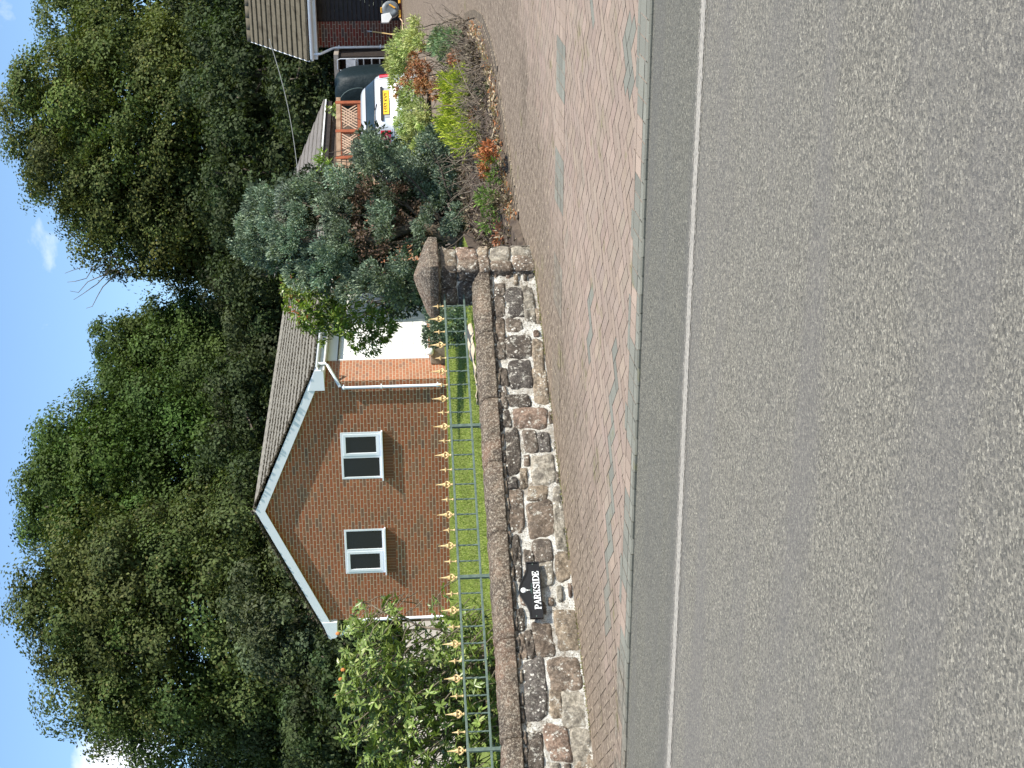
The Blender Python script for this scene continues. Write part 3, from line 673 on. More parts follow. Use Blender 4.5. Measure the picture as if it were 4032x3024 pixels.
# beige sheet rucked up behind the railing
m = MB(); n = 14; vs = []
for i in range(n+1):
    for j in range(5):
        t = i/n; s = 3.7+1.0*t; hgt = (-.02+.12*max(0, t-.3)/.7)*(1 if t < .93 else .8)
        vs.append(wp(s, .80+hgt*j/4+.012*math.sin(i*1.9+j), -.36-.03*math.sin(i*1.1+j*.8)-.10*j/4))
m.add(vs, [(i*5+j, i*5+j+1, (i+1)*5+j+1, (i+1)*5+j) for i in range(n) for j in range(4)])
bs = m.build('folded_sheet', mottled('beige_cloth', (.36, .29, .20), (.52, .44, .33), 5, .9), smooth=True)
sol = bs.modifiers.new('thick', 'SOLIDIFY'); sol.thickness = .008
tag(bs, 'crumpled beige sheet tucked behind the railing next to the stone pillar', 'sheet')

# ------------------------------------------------------------------ bungalow
GY = 31.17; XL, XR = -19.37, -13.23; ZG = .60; RX = -16.34; RZ = 5.03
bun = empty('bungalow', (-16.3, 35, .6), 'red brick bungalow with a white trimmed gable, grey tiled roof and white garage door', 'house')
def rz_at(x): return 3.52+(RZ-3.52)*(1-abs(x-RX)/3.46) - .07
m = MB(); wins = [(-18.12, -16.955, 2.11, 3.03), (-15.655, -14.485, 2.10, 3.01)]
xs = sorted([XL, XR, RX]+[w for a in wins for w in a[:2]])
for a, b in zip(xs[:-1], xs[1:]):
    w = [q for q in wins if q[0] <= a+1e-4 and q[1] >= b-1e-4]
    ta, tb = rz_at(a), rz_at(b)
    if w:
        z0, z1 = w[0][2:]
        m.add([(a, GY, ZG-.1), (b, GY, ZG-.1), (b, GY, z0), (a, GY, z0)], [(0, 1, 2, 3)]); m.add([(a, GY, z1), (b, GY, z1), (b, GY, tb), (a, GY, ta)], [(0, 1, 2, 3)])
    else: m.add([(a, GY, ZG-.1), (b, GY, ZG-.1), (b, GY, tb), (a, GY, ta)], [(0, 1, 2, 3)])
for a, b, z0, z1 in wins: m.add([(a, GY, z0), (a, GY+.1, z0), (a, GY+.1, z1), (a, GY, z1), (b, GY, z0), (b, GY+.1, z0), (b, GY+.1, z1), (b, GY, z1)], [(0, 3, 2, 1), (4, 5, 6, 7), (3, 7, 6, 2), (0, 1, 5, 4)])
m.add([(XL, GY, ZG-.1), (XL, 44, ZG-.1), (XL, 44, 3.5), (XL, GY, 3.5)], [(0, 1, 2, 3)])
m.add([(XL, 44, ZG-.1), (XR, 44, ZG-.1), (XR, 44, 3.5), (XL, 44, 3.5)], [(0, 1, 2, 3)])
m.build('gable_wall', M_BRICK, bun)
DY0, DY1 = 32.36, 37.2
m = MB()
for a, b, z0, z1 in ((GY, DY0, ZG-.1, 3.4), (DY1, 44, ZG-.1, 3.4), (DY0, DY1, ZG-.1, .95)): m.add([(XR, a, z0), (XR, b, z0), (XR, b, z1), (XR, a, z1)], [(0, 1, 2, 3)])
m.build('side_wall', M_BRICKS, bun)
m = MB(); m.box(XL+.15, XR-.15, GY+3., GY+3.1, .7, 3.3); m.box(XL+.15, XR-.15, GY+.15, GY+3, .8, .85)
m.build('room_lining', M_DARK, bun)
gd = MB(); gd.box(XR-.12, XR-.06, DY0, DY1, .95, 3.03)
for zc in np.arange(1.15, 3.0, .26):
    for yc in np.arange(DY0+.30, DY1-.1, .42): gd.obox((XR-.056, yc, zc), (.006, 0, 0), (0, .185, 0), (0, 0, .115))
g = gd.build('garage_door', M_DOORW, bun, bevel=.004)
m = MB(); m.box(XR-.10, XR+.012, DY0-.0, DY1, 3.05, 3.29); m.box(XR-.10, XR+.016, DY0, DY0+.05, .95, 3.05); m.build('door_frame', M_DOORW, bun)
m = MB(); m.box(XR-.01, XR+.02, DY0, DY1, 3.03, 3.05); m.build('door_gap', M_DARK, bun)
def window(a, b, z0, z1, openright):
    f = MB(); y0, y1 = GY-.004, GY+.06; t = .05; mid = (a+b)/2 - (.03 if openright else -.03)
    for bx in ((a, b, z1-t, z1), (a, b, z0, z0+t), (a, a+t, z0+t, z1-t), (b-t, b, z0+t, z1-t), (mid-.03, mid+.03, z0+t, z1-t)): f.box(bx[0], bx[1], y0, y1, bx[2], bx[3])
    fr = f.build('window', M_PVC, bun, bevel=.004)
    oa, ob = (mid+.03, b-t) if openright else (a+t, mid-.03); s = MB(); t2 = .065
    for bx in ((oa, ob, z1-t-t2, z1-t), (oa, ob, z0+t, z0+t+t2), (oa, oa+t2, z0+t+t2, z1-t-t2), (ob-t2, ob, z0+t+t2, z1-t-t2)): s.box(bx[0], bx[1], GY-.012, GY+.04, bx[2], bx[3])
    s.build('opening_sash', M_PVC, fr, bevel=.004)
    gl = MB(); gl.box(a+t, b-t, GY+.012, GY+.016, z0+t, z1-t); gl.build('glass_pane', M_GLASS, fr)
    sl_ = MB(); sl_.box(a-.03, b+.03, GY-.09, GY+.02, z0-.035, z0-.003); sl_.build('sill', M_PVC, fr, bevel=.003)
window(*wins[0], False); window(*wins[1], True)
for a, b, z0, z1 in wins: m = MB(); m.box(a-.01, b+.01, GY-.002, GY+.02, z0-.26, z0-.036); m.build('brick_on_edge_panel', M_SOLDIER, bun)
# things faintly seen inside
m = MB(); m.box(-18.0, -17.3, GY+.3, GY+.6, 2.05, 2.33); m.box(-17.0+.1, -16.99+.0, GY+.3, GY+.5, 2.1, 2.3); m.build('curtain_box', M_PALE, bun)
m = MB(); m.tube([(-17.7+.5*math.cos(a), GY+.5, 2.55+.22*math.sin(a)) for a in np.linspace(.2, 2.9, 14)], .02, 6); m.tube([(-17.45+.2*math.cos(a), GY+.5, 2.75+.12*math.sin(a)) for a in np.linspace(.0, 2.9, 12)], .022, 6); m.build('coiled_hose_indoors', M_PVCD, bun)

def tiles(name, mat, origin_, along, upd, length, gauge, ncourse, tw, amp, parent, thick=.022, jitter=.002, flatt=False):
    """courses of tiles: along = unit vector of the eave, upd = unit vector up the slope"""
    O_ = Vector(origin_); A = Vector(along); U_ = Vector(upd); Nn = A.cross(U_); Nn = Nn if Nn.z > 0 else -Nn; b = MB(); st = tw/6 if not flatt else tw
    for c in range(ncourse):
        nn = max(1, int(length/st)); vs = []; sh = (c % 2)*tw/2
        if not flatt:
            for i in range(nn+1):
                x = min(length, i*st); w_ = amp*(.5+.5*math.cos(2*math.pi*(x)/tw)); j = random.uniform(-jitter, jitter)
                for u_, h in ((0, -.005), (0, thick+j), (gauge*1.12, .004)): vs.append(O_+A*x+U_*(c*gauge+u_)+Nn*(h+w_))
            b.add(vs, [(i*3+k, (i+1)*3+k, (i+1)*3+k+1, i*3+k+1) for i in range(nn) for k in range(2)])
        else:
            x = -sh
            while x < length:
                x0, x1 = max(0, x), min(length, x+tw-.006); x += tw
                if x1-x0 < .03: continue
                j = random.uniform(-jitter, jitter); j2 = random.uniform(-jitter, jitter); vs = []
                for xx, jj in ((x0, j), (x1, j2)):
                    for u_, h in ((jj, -.006), (jj, thick+jj), (gauge*1.12, .004)): vs.append(O_+A*xx+U_*(c*gauge+u_)+Nn*h)
                b.add(vs, [(0, 3, 4, 1), (1, 4, 5, 2), (0, 1, 2), (3, 5, 4)])
    return b.build(name, mat, parent)
slope = Vector((-(XR+.33-RX), 0, RZ-3.5)); Ls = slope.length; su = slope.normalized()
tiles('roof_slope', M_TILE, (XR+.33, GY-.13, 3.50), (0, 1, .008), su, 13.2, Ls/13.5, 13, .30, .016, bun, .045)
slope2 = Vector((RX-XL+.36, 0, RZ-3.5)); su2 = slope2.normalized()
tiles('roof_slope', M_TILE, (XL-.36, GY-.13, 3.50), (0, 1, .008), su2, 13.2, slope2.length/13.5, 13, .30, .035, bun, .03)
m = MB()
for i in range(29): m.lathe([(.105, 0), (.11, .45)], (RX, GY-.10+i*.455, RZ-.075+i*.0037), 12, ax=(Vector((1,0,0)), Vector((0,0,1)), Vector((0,1,.008))))
m.build('ridge_tiles', M_TILE, bun, smooth=True)
# moss clumps at the verge and between the courses
m = MB()
def clump(m, p, r):
    m.lathe([(r*.2, -r*.3), (r, 0), (r*.9, r*.4), (r*.3, r*.75)], p, 6)
Nn = Vector((su.z, 0, -su.x)); Nn = -Nn if Nn.z < 0 else Nn
for i in range(560):
    t = random.random(); o = abs(random.gauss(0, .10)); p = Vector((XR+.33, GY-.13+o, 3.50))+su*(t*Ls*.99)+Nn*random.uniform(.02, .055); clump(m, p, random.uniform(.012, .036))
for i in range(4200):
    c = random.randrange(13); y = GY-.1+random.random()**1.5*13; p = Vector((XR+.33, y, 3.50+.008*(y-GY)))+su*(c*Ls/13.5-.01)+Nn*random.uniform(.01, .045); clump(m, p, random.uniform(.010, .026))
Nn2 = Vector((-su2.z, 0, su2.x)); Nn2 = -Nn2 if Nn2.z < 0 else Nn2
for i in range(240): p = Vector((XL-.36, GY-.13+abs(random.gauss(0, .08)), 3.50))+su2*(random.random()*Ls)+Nn2*random.uniform(.03, .07); clump(m, p, random.uniform(.012, .04))
m.build('roof_moss', M_MOSS, bun, smooth=True)
# barge boards, eave boxes, fascias
for xa, xe, sx in ((RX, XR+.28, 1), (RX, XL-.30, -1)):
    m = MB(); za, ze = RZ-.03, 3.52-.0; m.prism([(xa, GY-.12, za), (xe, GY-.12, ze), (xe, GY-.12, ze-.21), (xa, GY-.12, za-.215)], None, (0, .022, 0)); m.build('barge_board', M_PVC, bun, bevel=.003)
    m = MB(); m.prism([(xa, GY-.097, za-.17), (xe, GY-.097, ze-.17), (xe, GY-.097, ze-.18), (xa, GY-.097, za-.18)], None, (0, .1, 0)); m.build('verge_soffit', M_PVCD, bun)
for xo, xi in ((XR+.32, XR-.16), (XL-.42, XL+.02)):
    m = MB(); s_ = 1 if xo > xi else -1; m.prism([(xo, GY-.135, 3.50), (xo, GY-.135, 3.36), (xo-s_*.05, GY-.135, 3.30), (xi, GY-.135, 3.29), (xi, GY-.135, 3.66 if s_ > 0 else 3.64)], None, (0, .135, 0)); m.build('eave_box', M_PVC, bun, bevel=.004)
m = MB(); m.box(XR+.26, XR+.285, GY, 44, 3.29, 3.50); m.box(XR+.001, XR+.26, GY, 44, 3.285, 3.297); m.box(XL-.36, XL-.34, GY, 44, 3.29, 3.50); m.box(XL-.34, XL-.001, GY, 44, 3.285, 3.297); m.build('fascia', M_PVCD, bun)
def gutter(mb, x, y0, y1, z, r=.055):
    n = 10; vs = []
    for yy in (y0, y1):
        for k in range(n+1): a = math.pi+math.pi*k/n; vs.append((x+r*math.cos(a), yy, z+r*math.sin(a)))
        for k in range(n+1): a = 2*math.pi-math.pi*k/n; vs.append((x+(r-.006)*math.cos(a), yy, z+(r-.006)*math.sin(a)))
    q = 2*(n+1); mb.add(vs, [(k, q+k, q+(k+1) % q, (k+1) % q) for k in range(q)]+[tuple(range(q)), tuple(range(2*q-1, q-1, -1))])
m = MB(); gutter(m, XR+.345, GY-.09, 44, 3.47); m.build('gutter', M_PVC, bun, smooth=False)
m = MB(); gutter(m, XL-.42, GY-.09, 44, 3.47); m.build('gutter', M_PVC, bun)
def downpipe(pts, parent, clips, r=.034, ax='y'):
    m = MB(); m.tube(pts, r, 12); o = m.build('downpipe', M_PVC, parent, smooth=True)
    for p in clips: m = MB(); m.lathe([(r+.009, -.02), (r+.009, .02)], p, 12); m.obox((p[0], p[1]+.03, p[2]), (.06, 0, 0), (0, .012, 0), (0, 0, .012)); m.build('pipe_clip', M_PVC, o)
downpipe([(XR+.34, GY+.22, 3.42), (XR+.34, GY+.22, 3.27), (XR+.33, GY+.18, 3.22), (XR-.10, GY-.06, 2.96), (XR-.14, GY-.06, 2.90), (XR-.14, GY-.06, .70), (XR-.14, GY-.10, .66)], bun, [(XR-.14, GY-.06, 2.88), (XR-.14, GY-.06, 2.05), (XR-.14, GY-.06, .8)])
downpipe([(XL-.42, GY+.1, 3.42), (XL-.42, GY+.05, 3.24), (XL-.38, GY-.02, 3.19), (XL-.02, GY-.06, 2.93), (XL+.02, GY-.06, 2.88), (XL+.02, GY-.06, .70), (XL+.02, GY-.10, .66)], bun, [(XL+.02, GY-.06, 2.9), (XL+.02, GY-.06, 2.1), (XL+.02, GY-.06, 1.05)])

# raised threshold wall beside the garage door, with a pale stone on it
m = MB(); m.box(-13.22, -9.8, 31.95, 32.25, .5, .93); t = m.build('threshold_wall', mottled('rough_grey_render', (.17, .14, .11), (.33, .28, .22), 8, .95, .9, 60, .015), bevel=.02); tag(t, 'low grey rendered wall at the corner of the bungalow below the garage door', 'wall')
m = MB(); m.lathe([(.05, 0), (.09, .03), (.095, .09), (.07, .15), (.03, .17)], (-12.88, 31.9, .86), 9); t = m.build('stone_ornament', M_WHITEL, smooth=True); tag(t, 'small white stone lump sitting by the brick corner of the bungalow', 'stone')
m = MB(); gw = Vector((-.86, -.51, 0)); gn = Vector((.51, -.86, 0)); g0 = Vector((XL-.02, 31.0, 0)); m.obox(g0+gw*3+UPV*1.11, gw*3, gn*.05, UPV*.61); m.obox(g0+gw*3+UPV*1.735, gw*3, gn*.07, UPV*.015)
for x in (1.9, 3.8): m.obox(g0+gw*x+gn*.07+UPV*1.1, gw*.06, gn*.019, UPV*.6)
t = m.build('garden_wall', M_PALE); tag(t, 'pale pinkish rendered garden wall left of the bungalow, behind the rhododendron', 'wall')

# ------------------------------------------------------------------ neighbour's garage at the right edge
NY = 41.18; NX = -7.79; NZ = 1.27
ng = empty('neighbour_garage', (-5.5, 43, 1.27), 'dark red brick garage with mossy tiles and a dark boarded door, on the right', 'garage')
m = MB(); m.box(NX, -7.12, NY, NY+.1, NZ-.1, 3.7); m.build('front_wall', M_BRICK3, ng)
m = MB(); m.add([(NX-.002, NY, NZ-.1), (NX-.002, 47, NZ-.1), (NX-.002, 47, 3.75), (NX-.002, 44.2, 5.4), (NX-.002, NY, 3.75)], [(0, 1, 2, 3, 4)]); m.build('side_wall', M_BRICK3S, ng)
M_BROWN = mottled('dark_brown_boards', (.022, .017, .015), (.042, .033, .028), 10, .6, .2)
m = MB()
for i in range(20):
    z = 1.36+i*.115; m.prism([(-7.12, NY+.05, z), (-7.12, NY+.085, z+.112), (-7.12, NY+.12, z+.112), (-7.12, NY+.12, z)], None, (2.62, 0, 0))
m.build('garage_door', M_BROWN, ng)
m = MB(); m.box(-7.12, -4.5, NY-.02, NY+.1, NZ-.1, 1.35); m.build('door_step', mottled('red_step', (.13, .03, .018), (.2, .05, .03), 8, .8), ng)
m = MB(); m.box(NX-.24, -2.3, NY-.40, NY-.378, 3.56, 3.76); m.box(NX-.24, -2.3, NY-.378, NY-.001, 3.555, 3.57); m.build('fascia', M_PVCD, ng, bevel=.003)
m = MB(); n = 10
b_ = MB(); gutter(b_, 0, 0, 5.6, 0, .06)
m.add([(NX-.26+y, NY-.46+x, z+3.72) for x, y, z in b_.v], b_.f); m.build('gutter', M_PVC, ng)
pit = R(31); un = Vector((0, math.cos(pit), math.sin(pit)))
tiles('roof_slope', M_TILE2, (NX-.27, NY-.42, 3.79), (1, 0, 0), un, 5.6, .288, 12, .33, 0, ng, .052, .006, True)
un2 = Vector((0, -math.cos(pit), math.sin(pit)))
tiles('roof_slope', M_TILE2, (NX-.27, NY-.42+6.0, 3.79), (1, 0, 0), un2, 5.6, .288, 12, .33, 0, ng, .034, .006, True)
m = MB(); e0 = Vector((NX-.27, NY-.42, 3.79))
for c in range(12):
    p = e0+un*(c*.288+.13); m.obox(p+Vector((-.012, 0, -.012)), Vector((.012, 0, 0)), un*.125, Vector((0, -un.z, un.y))*.028)
m.build('verge_mortar', M_WHITEL, ng)
m = MB()
for i in range(17): m.lathe([(.13, 0), (.13, .32)], (NX-.28+i*.33, NY-.42+3.0, 3.79+1.74), 12, ax=(Vector((0,1,0)), Vector((0,0,1)), Vector((1,0,0))))
m.build('ridge_tiles', M_TILE2, ng, smooth=True)
downpipe([(NX-.09, NY-.43, 3.68), (NX-.09, NY-.43, 3.5), (NX-.08, NY-.38, 3.44), (NX-.01, NY-.08, 3.15), (NX+.0, NY-.06, 3.08), (NX+.0, NY-.06, 1.3)], ng, [(NX, NY-.06, 3.0), (NX, NY-.06, 1.9)])
# overhead cable
m = MB(); a = Vector((-7.62, 41.6, 4.87)); b = Vector((-10.35, 38.4, 4.1)); m.tube([a+(b-a)*t+Vector((0, 0, -.10*math.sin(math.pi*t))) for t in np.linspace(0, 1, 16)], .009, 5); t = m.build('overhead_cable', mottled('grey_cable', (.16, .17, .16), (.25, .26, .25), 5, .5)); tag(t, 'thin grey overhead cable hanging from the garage roof to the grey tiled outhouse', 'cable')

# outhouse with a grey tiled roof behind the conifer
oh = empty('outhouse', (-9.5, 39, 1.2), 'brown boarded outhouse with a grey tiled roof behind the trellis fence', 'shed')
A0 = Vector((-8.59, 38.46, 3.33)); A1 = Vector((-9.35, 33.3, 3.33))
al = (A1-A0).normalized(); pp = Vector((al.y, -al.x, 0)); pp = pp if pp.x < 0 else -pp
RR = Vector((-11.2, 39.25, 4.52)); uo = RR-A0; uo = (pp*uo.dot(pp)+UPV*uo.z); Lo = uo.length; uo.normalize()
tiles('roof_slope', M_TILE3, A0, al, uo, 4.4, Lo/9, 9, .33, 0, oh, .028, .003, True)
m = MB(); m.obox(A0+al*2.2+UPV*-.035+pp*.0, al*2.2, pp*.012, UPV*.018); m.build('gutter', M_PVCD, oh); m = MB(); m.obox(A0+al*2.2+UPV*-.12+pp*.05, al*2.2, pp*.012, UPV*.07); m.build('fascia', M_BROWN, oh)
m = MB()
for i in range(10): m.obox(A0+al*2.2+pp*.16+UPV*(-.22-.13*i), al*2.1, pp*.015, UPV*.062)
m.obox(A0+pp*1.5-al*-.15+UPV*-.9, pp*1.35, al*.02, UPV*.9)
m.build('timber_cladding', mottled('dark_timber', (.05, .036, .026), (.10, .07, .05), 6, .8), oh)

# trellis fence
M_RED = mottled('red_brown_stain', (.20, .052, .022), (.30, .085, .035), 9, .7, .3)
M_WTH = mottled('weathered_boards', (.19, .11, .065), (.38, .27, .18), 7, .85, .6, 30)
F0 = Vector((-10.6, 35.2, 0))*.92; F1 = Vector((-8.35, 38.0, 0))*.92; FT = (F1-F0).normalized(); FN = Vector((FT.y, -FT.x, 0)); FL = (F1-F0).length
tf = empty('trellis_fence', tuple(F0+UPV*1), 'red brown garden fence with diamond trellis panels and weathered boards, behind the car', 'fence')
def fp(s, z, o=0): return F0+FT*s*.92+UPV*(1.55+(z-1.55)*.92)+FN*o
m = MB(); m.obox(fp(FL/2-.2, 2.96), FT*(FL/2+.2), FN*.03, UPV*.05); m.build('capping_beam', M_WTH, tf, bevel=.004)
m = MB()
for s in (1.62, 2.42, 3.3): m.obox(fp(s, 2.0), FT*.04, FN*.04, UPV*.95)
m.build('fence_posts', M_RED, tf, bevel=.004)
m = MB()
for i in range(11): m.obox(fp(.78, 2.84-.145*i, random.uniform(-.004, .004)), FT*.80, FN*.012, UPV*.056)
m.build('weathered_boards', M_WTH, tf, bevel=.003)
for a, b in ((1.66, 2.38), (2.46, 3.26)):
    m = MB(); z0, z1 = 2.50, 2.88; n = 9
    for i in range(-6, 14):
        for sgn in (-1, 1):
            s0 = a+(b-a)*i/n; e = s0+sgn*(z1-z0)*.75
            lo, hi = s0, e
            if min(lo, hi) < a-.0 or max(lo, hi) > b+.0: continue
            p, q = fp(lo, z0, .012*sgn), fp(hi, z1, .012*sgn); d = q-p; m.obox((p+q)/2, d/2, FN*.005, d.normalized().cross(FN)*.013)
    m.build('trellis_panel', mottled('bleached_lath', (.34, .22, .15), (.50, .36, .26), 9, .85), tf)
    m = MB(); m.obox(fp((a+b)/2, 2.44), FT*((b-a)/2), FN*.02, UPV*.045); m.obox(fp((a+b)/2, 2.9), FT*((b-a)/2), FN*.018, UPV*.02)
    for s in np.arange(a+.05, b, .1): m.obox(fp(s, 1.85), FT*.047, FN*.01, UPV*.54)
    m.build('boarded_panel', M_RED, tf, bevel=.003)
# sloping concrete and timber lean-to behind the covered trailer
lt_ = empty('lean_to', (-8.3, 40.8, 1.2), 'shaded open lean-to of concrete and dark timber between garage and fence', 'shed')
m = MB(); m.box(-9.3, -7.85, 41.2, 41.3, 1.2, 2.98); 
for i in range(9): m.obox((-8.55, 41.17, 1.35+i*.19), (.7, 0, 0), (0, .02, 0), (0, 0, .085))
m.build('back_boards', mottled('shaded_boards', (.045, .035, .028), (.09, .07, .055), 8, .85), lt_)
m = MB(); m.box(-9.3, -7.82, 40.3, 41.3, 3.0, 3.12); m.box(-9.3, -9.2, 40.3, 40.4, 1.2, 3.0); m.build('concrete_lintel', mottled('old_concrete', (.20, .17, .14), (.33, .29, .25), 7, .9), lt_)
m = MB(); m.box(-7.95, -7.88, 40.35, 41.2, 1.2, 3.0); m.box(-8.9, -8.84, 40.7, 40.76, 1.2, 3.0); m.build('timber_posts', M_BROWN, lt_)

# covered trailer in dark green tarpaulin
ct = empty('covered_trailer', (-8.35, 38.5, 1.05), 'tall bulky trailer shrouded in a dark green tarpaulin behind the silver car', 'trailer')
m = MB(); nu, nv = 40, 26; vs = []; cx, cy = -8.42, 38.75
for j in range(nv+1):
    t = j/nv; ph = t*math.pi/2
    for i in range(nu):
        a = 2*math.pi*i/nu; ca, sa = math.cos(a), math.sin(a)
        sx = math.copysign(abs(ca)**.5, ca); sy = math.copysign(abs(sa)**.5, sa); pr = math.cos(ph)**.28 if t < 1 else .02
        wr = 1+.012*math.sin(a*9+t*5)+.008*math.sin(a*17+3*t); z = 1.05+1.98*math.sin(ph)**.75
        vs.append((cx+sx*.60*pr*wr, cy+sy*.75*pr*wr, z-.03*math.sin(a*5)*(t > .6)))
m.add(vs, [(j*nu+i, j*nu+(i+1) % nu, (j+1)*nu+(i+1) % nu, (j+1)*nu+i) for j in range(nv) for i in range(nu)])
M_TARP = mottled('dark_green_tarpaulin', (.0035, .010, .012), (.007, .016, .019), 3, .55, .35, 7, .05, spec=.25)
m.build('tarpaulin', M_TARP, ct, smooth=True)
m = MB(); m.tube([(cx-.2+.42*math.cos(a), cy-.79, 2.45+.50*math.sin(a)) for a in np.linspace(-.2, 3.3, 26)], .012, 6); m.build('hem_cord', mottled('tarp_hem', (.05, .08, .08), (.08, .11, .11), 5, .5), ct)
# step ladder
ld = empty('step_ladder', (-8.1, 40.1, 1.3), 'aluminium step ladder with a white top panel leaning in the lean-to', 'ladder')
M_ALU = mottled('dull_aluminium', (.42, .43, .44), (.56, .57, .58), 8, .45, .1, metal=.5)
lx0, lx1, ly, lzt = -8.20, -7.90, 40.15, 3.02
m = MB(); m.tube([(lx1+.05, ly-.25, 1.3), (lx1, ly, lzt-.08), (lx1-.03, ly, lzt), (lx0+.03, ly, lzt), (lx0, ly, lzt-.08), (lx0-.05, ly-.25, 1.3)], .016, 8); m.build('side_rails', M_ALU, ld)
for i in range(6): m = MB(); z = 1.5+i*.21; q = (lzt-z)/1.7*.25; m.box(lx0, lx1, ly-q-.03, ly-q+.03, z-.015, z+.015); m.build('tread', M_ALU, ld)
m = MB(); m.box(lx0+.01, lx1-.01, ly-.06, ly-.03, 2.48, 2.80); m.build('top_panel', mottled('scuffed_white', (.42, .42, .42), (.6, .6, .6), 12, .6), ld)
# hose reel, bucket trolley and fork by the garage
hr = empty('hose_reel', (-6.8, 40.7, 1.35), 'grey and yellow hose reel box standing at the foot of the dark garage door', 'hose reel')
MG = mottled('grey_plastic', (.10, .115, .125), (.17, .19, .20), 6, .4); MY = mottled('yellow_plastic', (.62, .30, .03), (.72, .38, .06), 6, .45)
c = Vector((-6.72, 40.6, 1.60)); AX = (Vector((.94, .33, 0)), UPV, Vector((.33, -.94, 0)))
m = MB(); m.lathe([(.05, -.1), (.20, -.1), (.215, -.085), (.215, .06), (.20, .085), (.13, .095), (.11, .085), (.05, .085)], c, 28, ax=AX); m.build('drum', MG, hr, smooth=True)
m = MB(); m.lathe([(.222, -.07), (.228, -.06), (.228, -.01), (.222, 0)], c, 28, ax=AX); m.build('drum_band', M_PVCD, hr)
m = MB(); m.obox(c+AX[2]*.12+AX[0]*.06-UPV*.05, AX[0]*.05+UPV*.075, AX[2]*.015, UPV*.02-AX[0]*.015); m.build('crank_handle', MY, hr, bevel=.01)
m = MB(); m.prism([c+AX[0]*x+UPV*z-AX[2]*.05 for x, z in ((-.36, .24), (-.14, .24), (-.10, .02), (-.22, -.04), (-.36, .06))], None, AX[2]*.16); m.build('side_case', M_PVCD, hr, bevel=.01)
for q in (-.12, .25): m = MB(); m.obox(c-UPV*.24+AX[0]*q, AX[0]*.10, AX[2]*.05, UPV*.03); m.build('foot', MY, hr, bevel=.01)
m = MB(); m.box(-6.8, -6.66, 40.55, 40.6, 1.815, 1.86); m.build('carry_handle', MY, hr, bevel=.01)
m = MB(); m.tube([(-6.9, 40.55, 1.40), (-7.0, 40.45, 1.30), (-7.2, 40.35, 1.30), (-7.6, 40.2, 1.30), (-7.9, 40.1, 1.31)], .016, 7); m.build('hose', mottled('pale_hose', (.5, .33, .2), (.62, .45, .3), 8, .5), hr, smooth=True)
gp = empty('garden_pole', (-7.45, 41, 1.3), 'yellow wooden pole leaning against the dark red brick garage wall', 'pole')
m = MB(); m.tube([(-7.46, 40.85, 1.28), (-7.38, 41.12, 2.10)], .017, 7); m.build('handle', mottled('varnished_ash', (.5, .33, .12), (.68, .5, .24), 12, .5), gp)
m = MB(); m.tube([(-7.38, 41.12, 2.10), (-7.37, 41.15, 2.24)], [.014, .009], 6); m.build('tip', M_ALU, gp)
# ------------------------------------------------------------------ silver car
KZ = 1.12; CZ = .80; car = empty('parked_car', (-6.85, 30.42, CZ), 'silver hatchback parked on the drive with red rear lights and yellow number plate', 'car', rz=R(38))
k = NM('silver_paint'); k.set((.60, .605, .60), .3, metal=.35, spec=.5); k.b.inputs['Coat Weight'].default_value = .8; M_SILVER = k.m
M_TYRE = mottled('tyre_rubber', (.012, .012, .012), (.03, .03, .03), 20, .85)
M_CGLASS = mottled('car_glass', (.016, .028, .034), (.03, .045, .052), 2, .06, .0, spec=.9)
k = NM('red_lens'); k.set((.50, .006, .010), .12, spec=.8); k.b.inputs['Coat Weight'].default_value = .6; M_RED_L = k.m
M_BLKT = mottled('black_trim', (.012, .012, .013), (.02, .02, .021), 6, .4)
# height, rear x, front x, half width
LV = [(.16, .16, 3.62, .74), (.24, .04, 3.74, .80), (.36, -.01, 3.80, .825), (.66, -.02, 3.80, .83), (.69, .012, 3.76, .83), (.72, .02, 3.70, .83), (.76, .045, 3.58, .825), (.93, .075, 3.30, .81), (1.0, .12, 2.98, .785), (1.03, .18, 2.85, .76), (1.09, .27, 2.70, .725), (1.19, .42, 2.45, .675), (1.23, .47, 2.30, .65), (1.265, .52, 2.20, .62), (1.295, .62, 2.05, .57), (1.31, .85, 1.9, .50), (1.318, 1.2, 1.75, .36)]
def cs(ph, z, off=0.):        # local: rear at x=0, nose at +x ; returned with nose along +Y
    r, f, w = (np.interp(z, [l[0] for l in LV], [l[i] for l in LV]) for i in (1, 2, 3)); a = (f-r)/2; c = (f+r)/2; n = 5.2
    x = c+(a+off)*math.copysign(abs(math.cos(ph))**(2/n), math.cos(ph)); y = (w+off)*math.copysign(abs(math.sin(ph))**(2/n), math.sin(ph))
    return (-y, x, z*KZ)
def cpatch(mb, p0, p1, z0, z1, off, n=12, m=6):   # p in degrees from the tail centre, positive = image left side
    vs = [cs(math.pi+R(p0+(p1-p0)*i/n), z0+(z1-z0)*j/m, off) for i in range(n+1) for j in range(m+1)]
    mb.add(vs, [(i*(m+1)+j, (i+1)*(m+1)+j, (i+1)*(m+1)+j+1, i*(m+1)+j+1) for i in range(n) for j in range(m)])
def angv(yfrac): return math.degrees(math.asin(min(1, abs(yfrac))**2.6))*(1 if yfrac >= 0 else -1)
m = MB(); nu = 96; vs = []
zs = [l[0] for l in LV]; zl = []
for a, b in zip(zs[:-1], zs[1:]): zl += [a+(b-a)*t for t in (0, .5)]
zl.append(zs[-1])
def thw(i): t = i/nu*2*math.pi; return math.atan2(math.copysign(abs(math.sin(t))**1.9, math.sin(t)), math.copysign(abs(math.cos(t))**1.9, math.cos(t)))
for z in zl: vs += [cs(thw(i), z) for i in range(nu)]
nl = len(zl); m.add(vs, [(j*nu+i, j*nu+(i+1) % nu, (j+1)*nu+(i+1) % nu, (j+1)*nu+i) for j in range(nl-1) for i in range(nu)]+[tuple(range(nu))[::-1], tuple((nl-1)*nu+i for i in range(nu))])
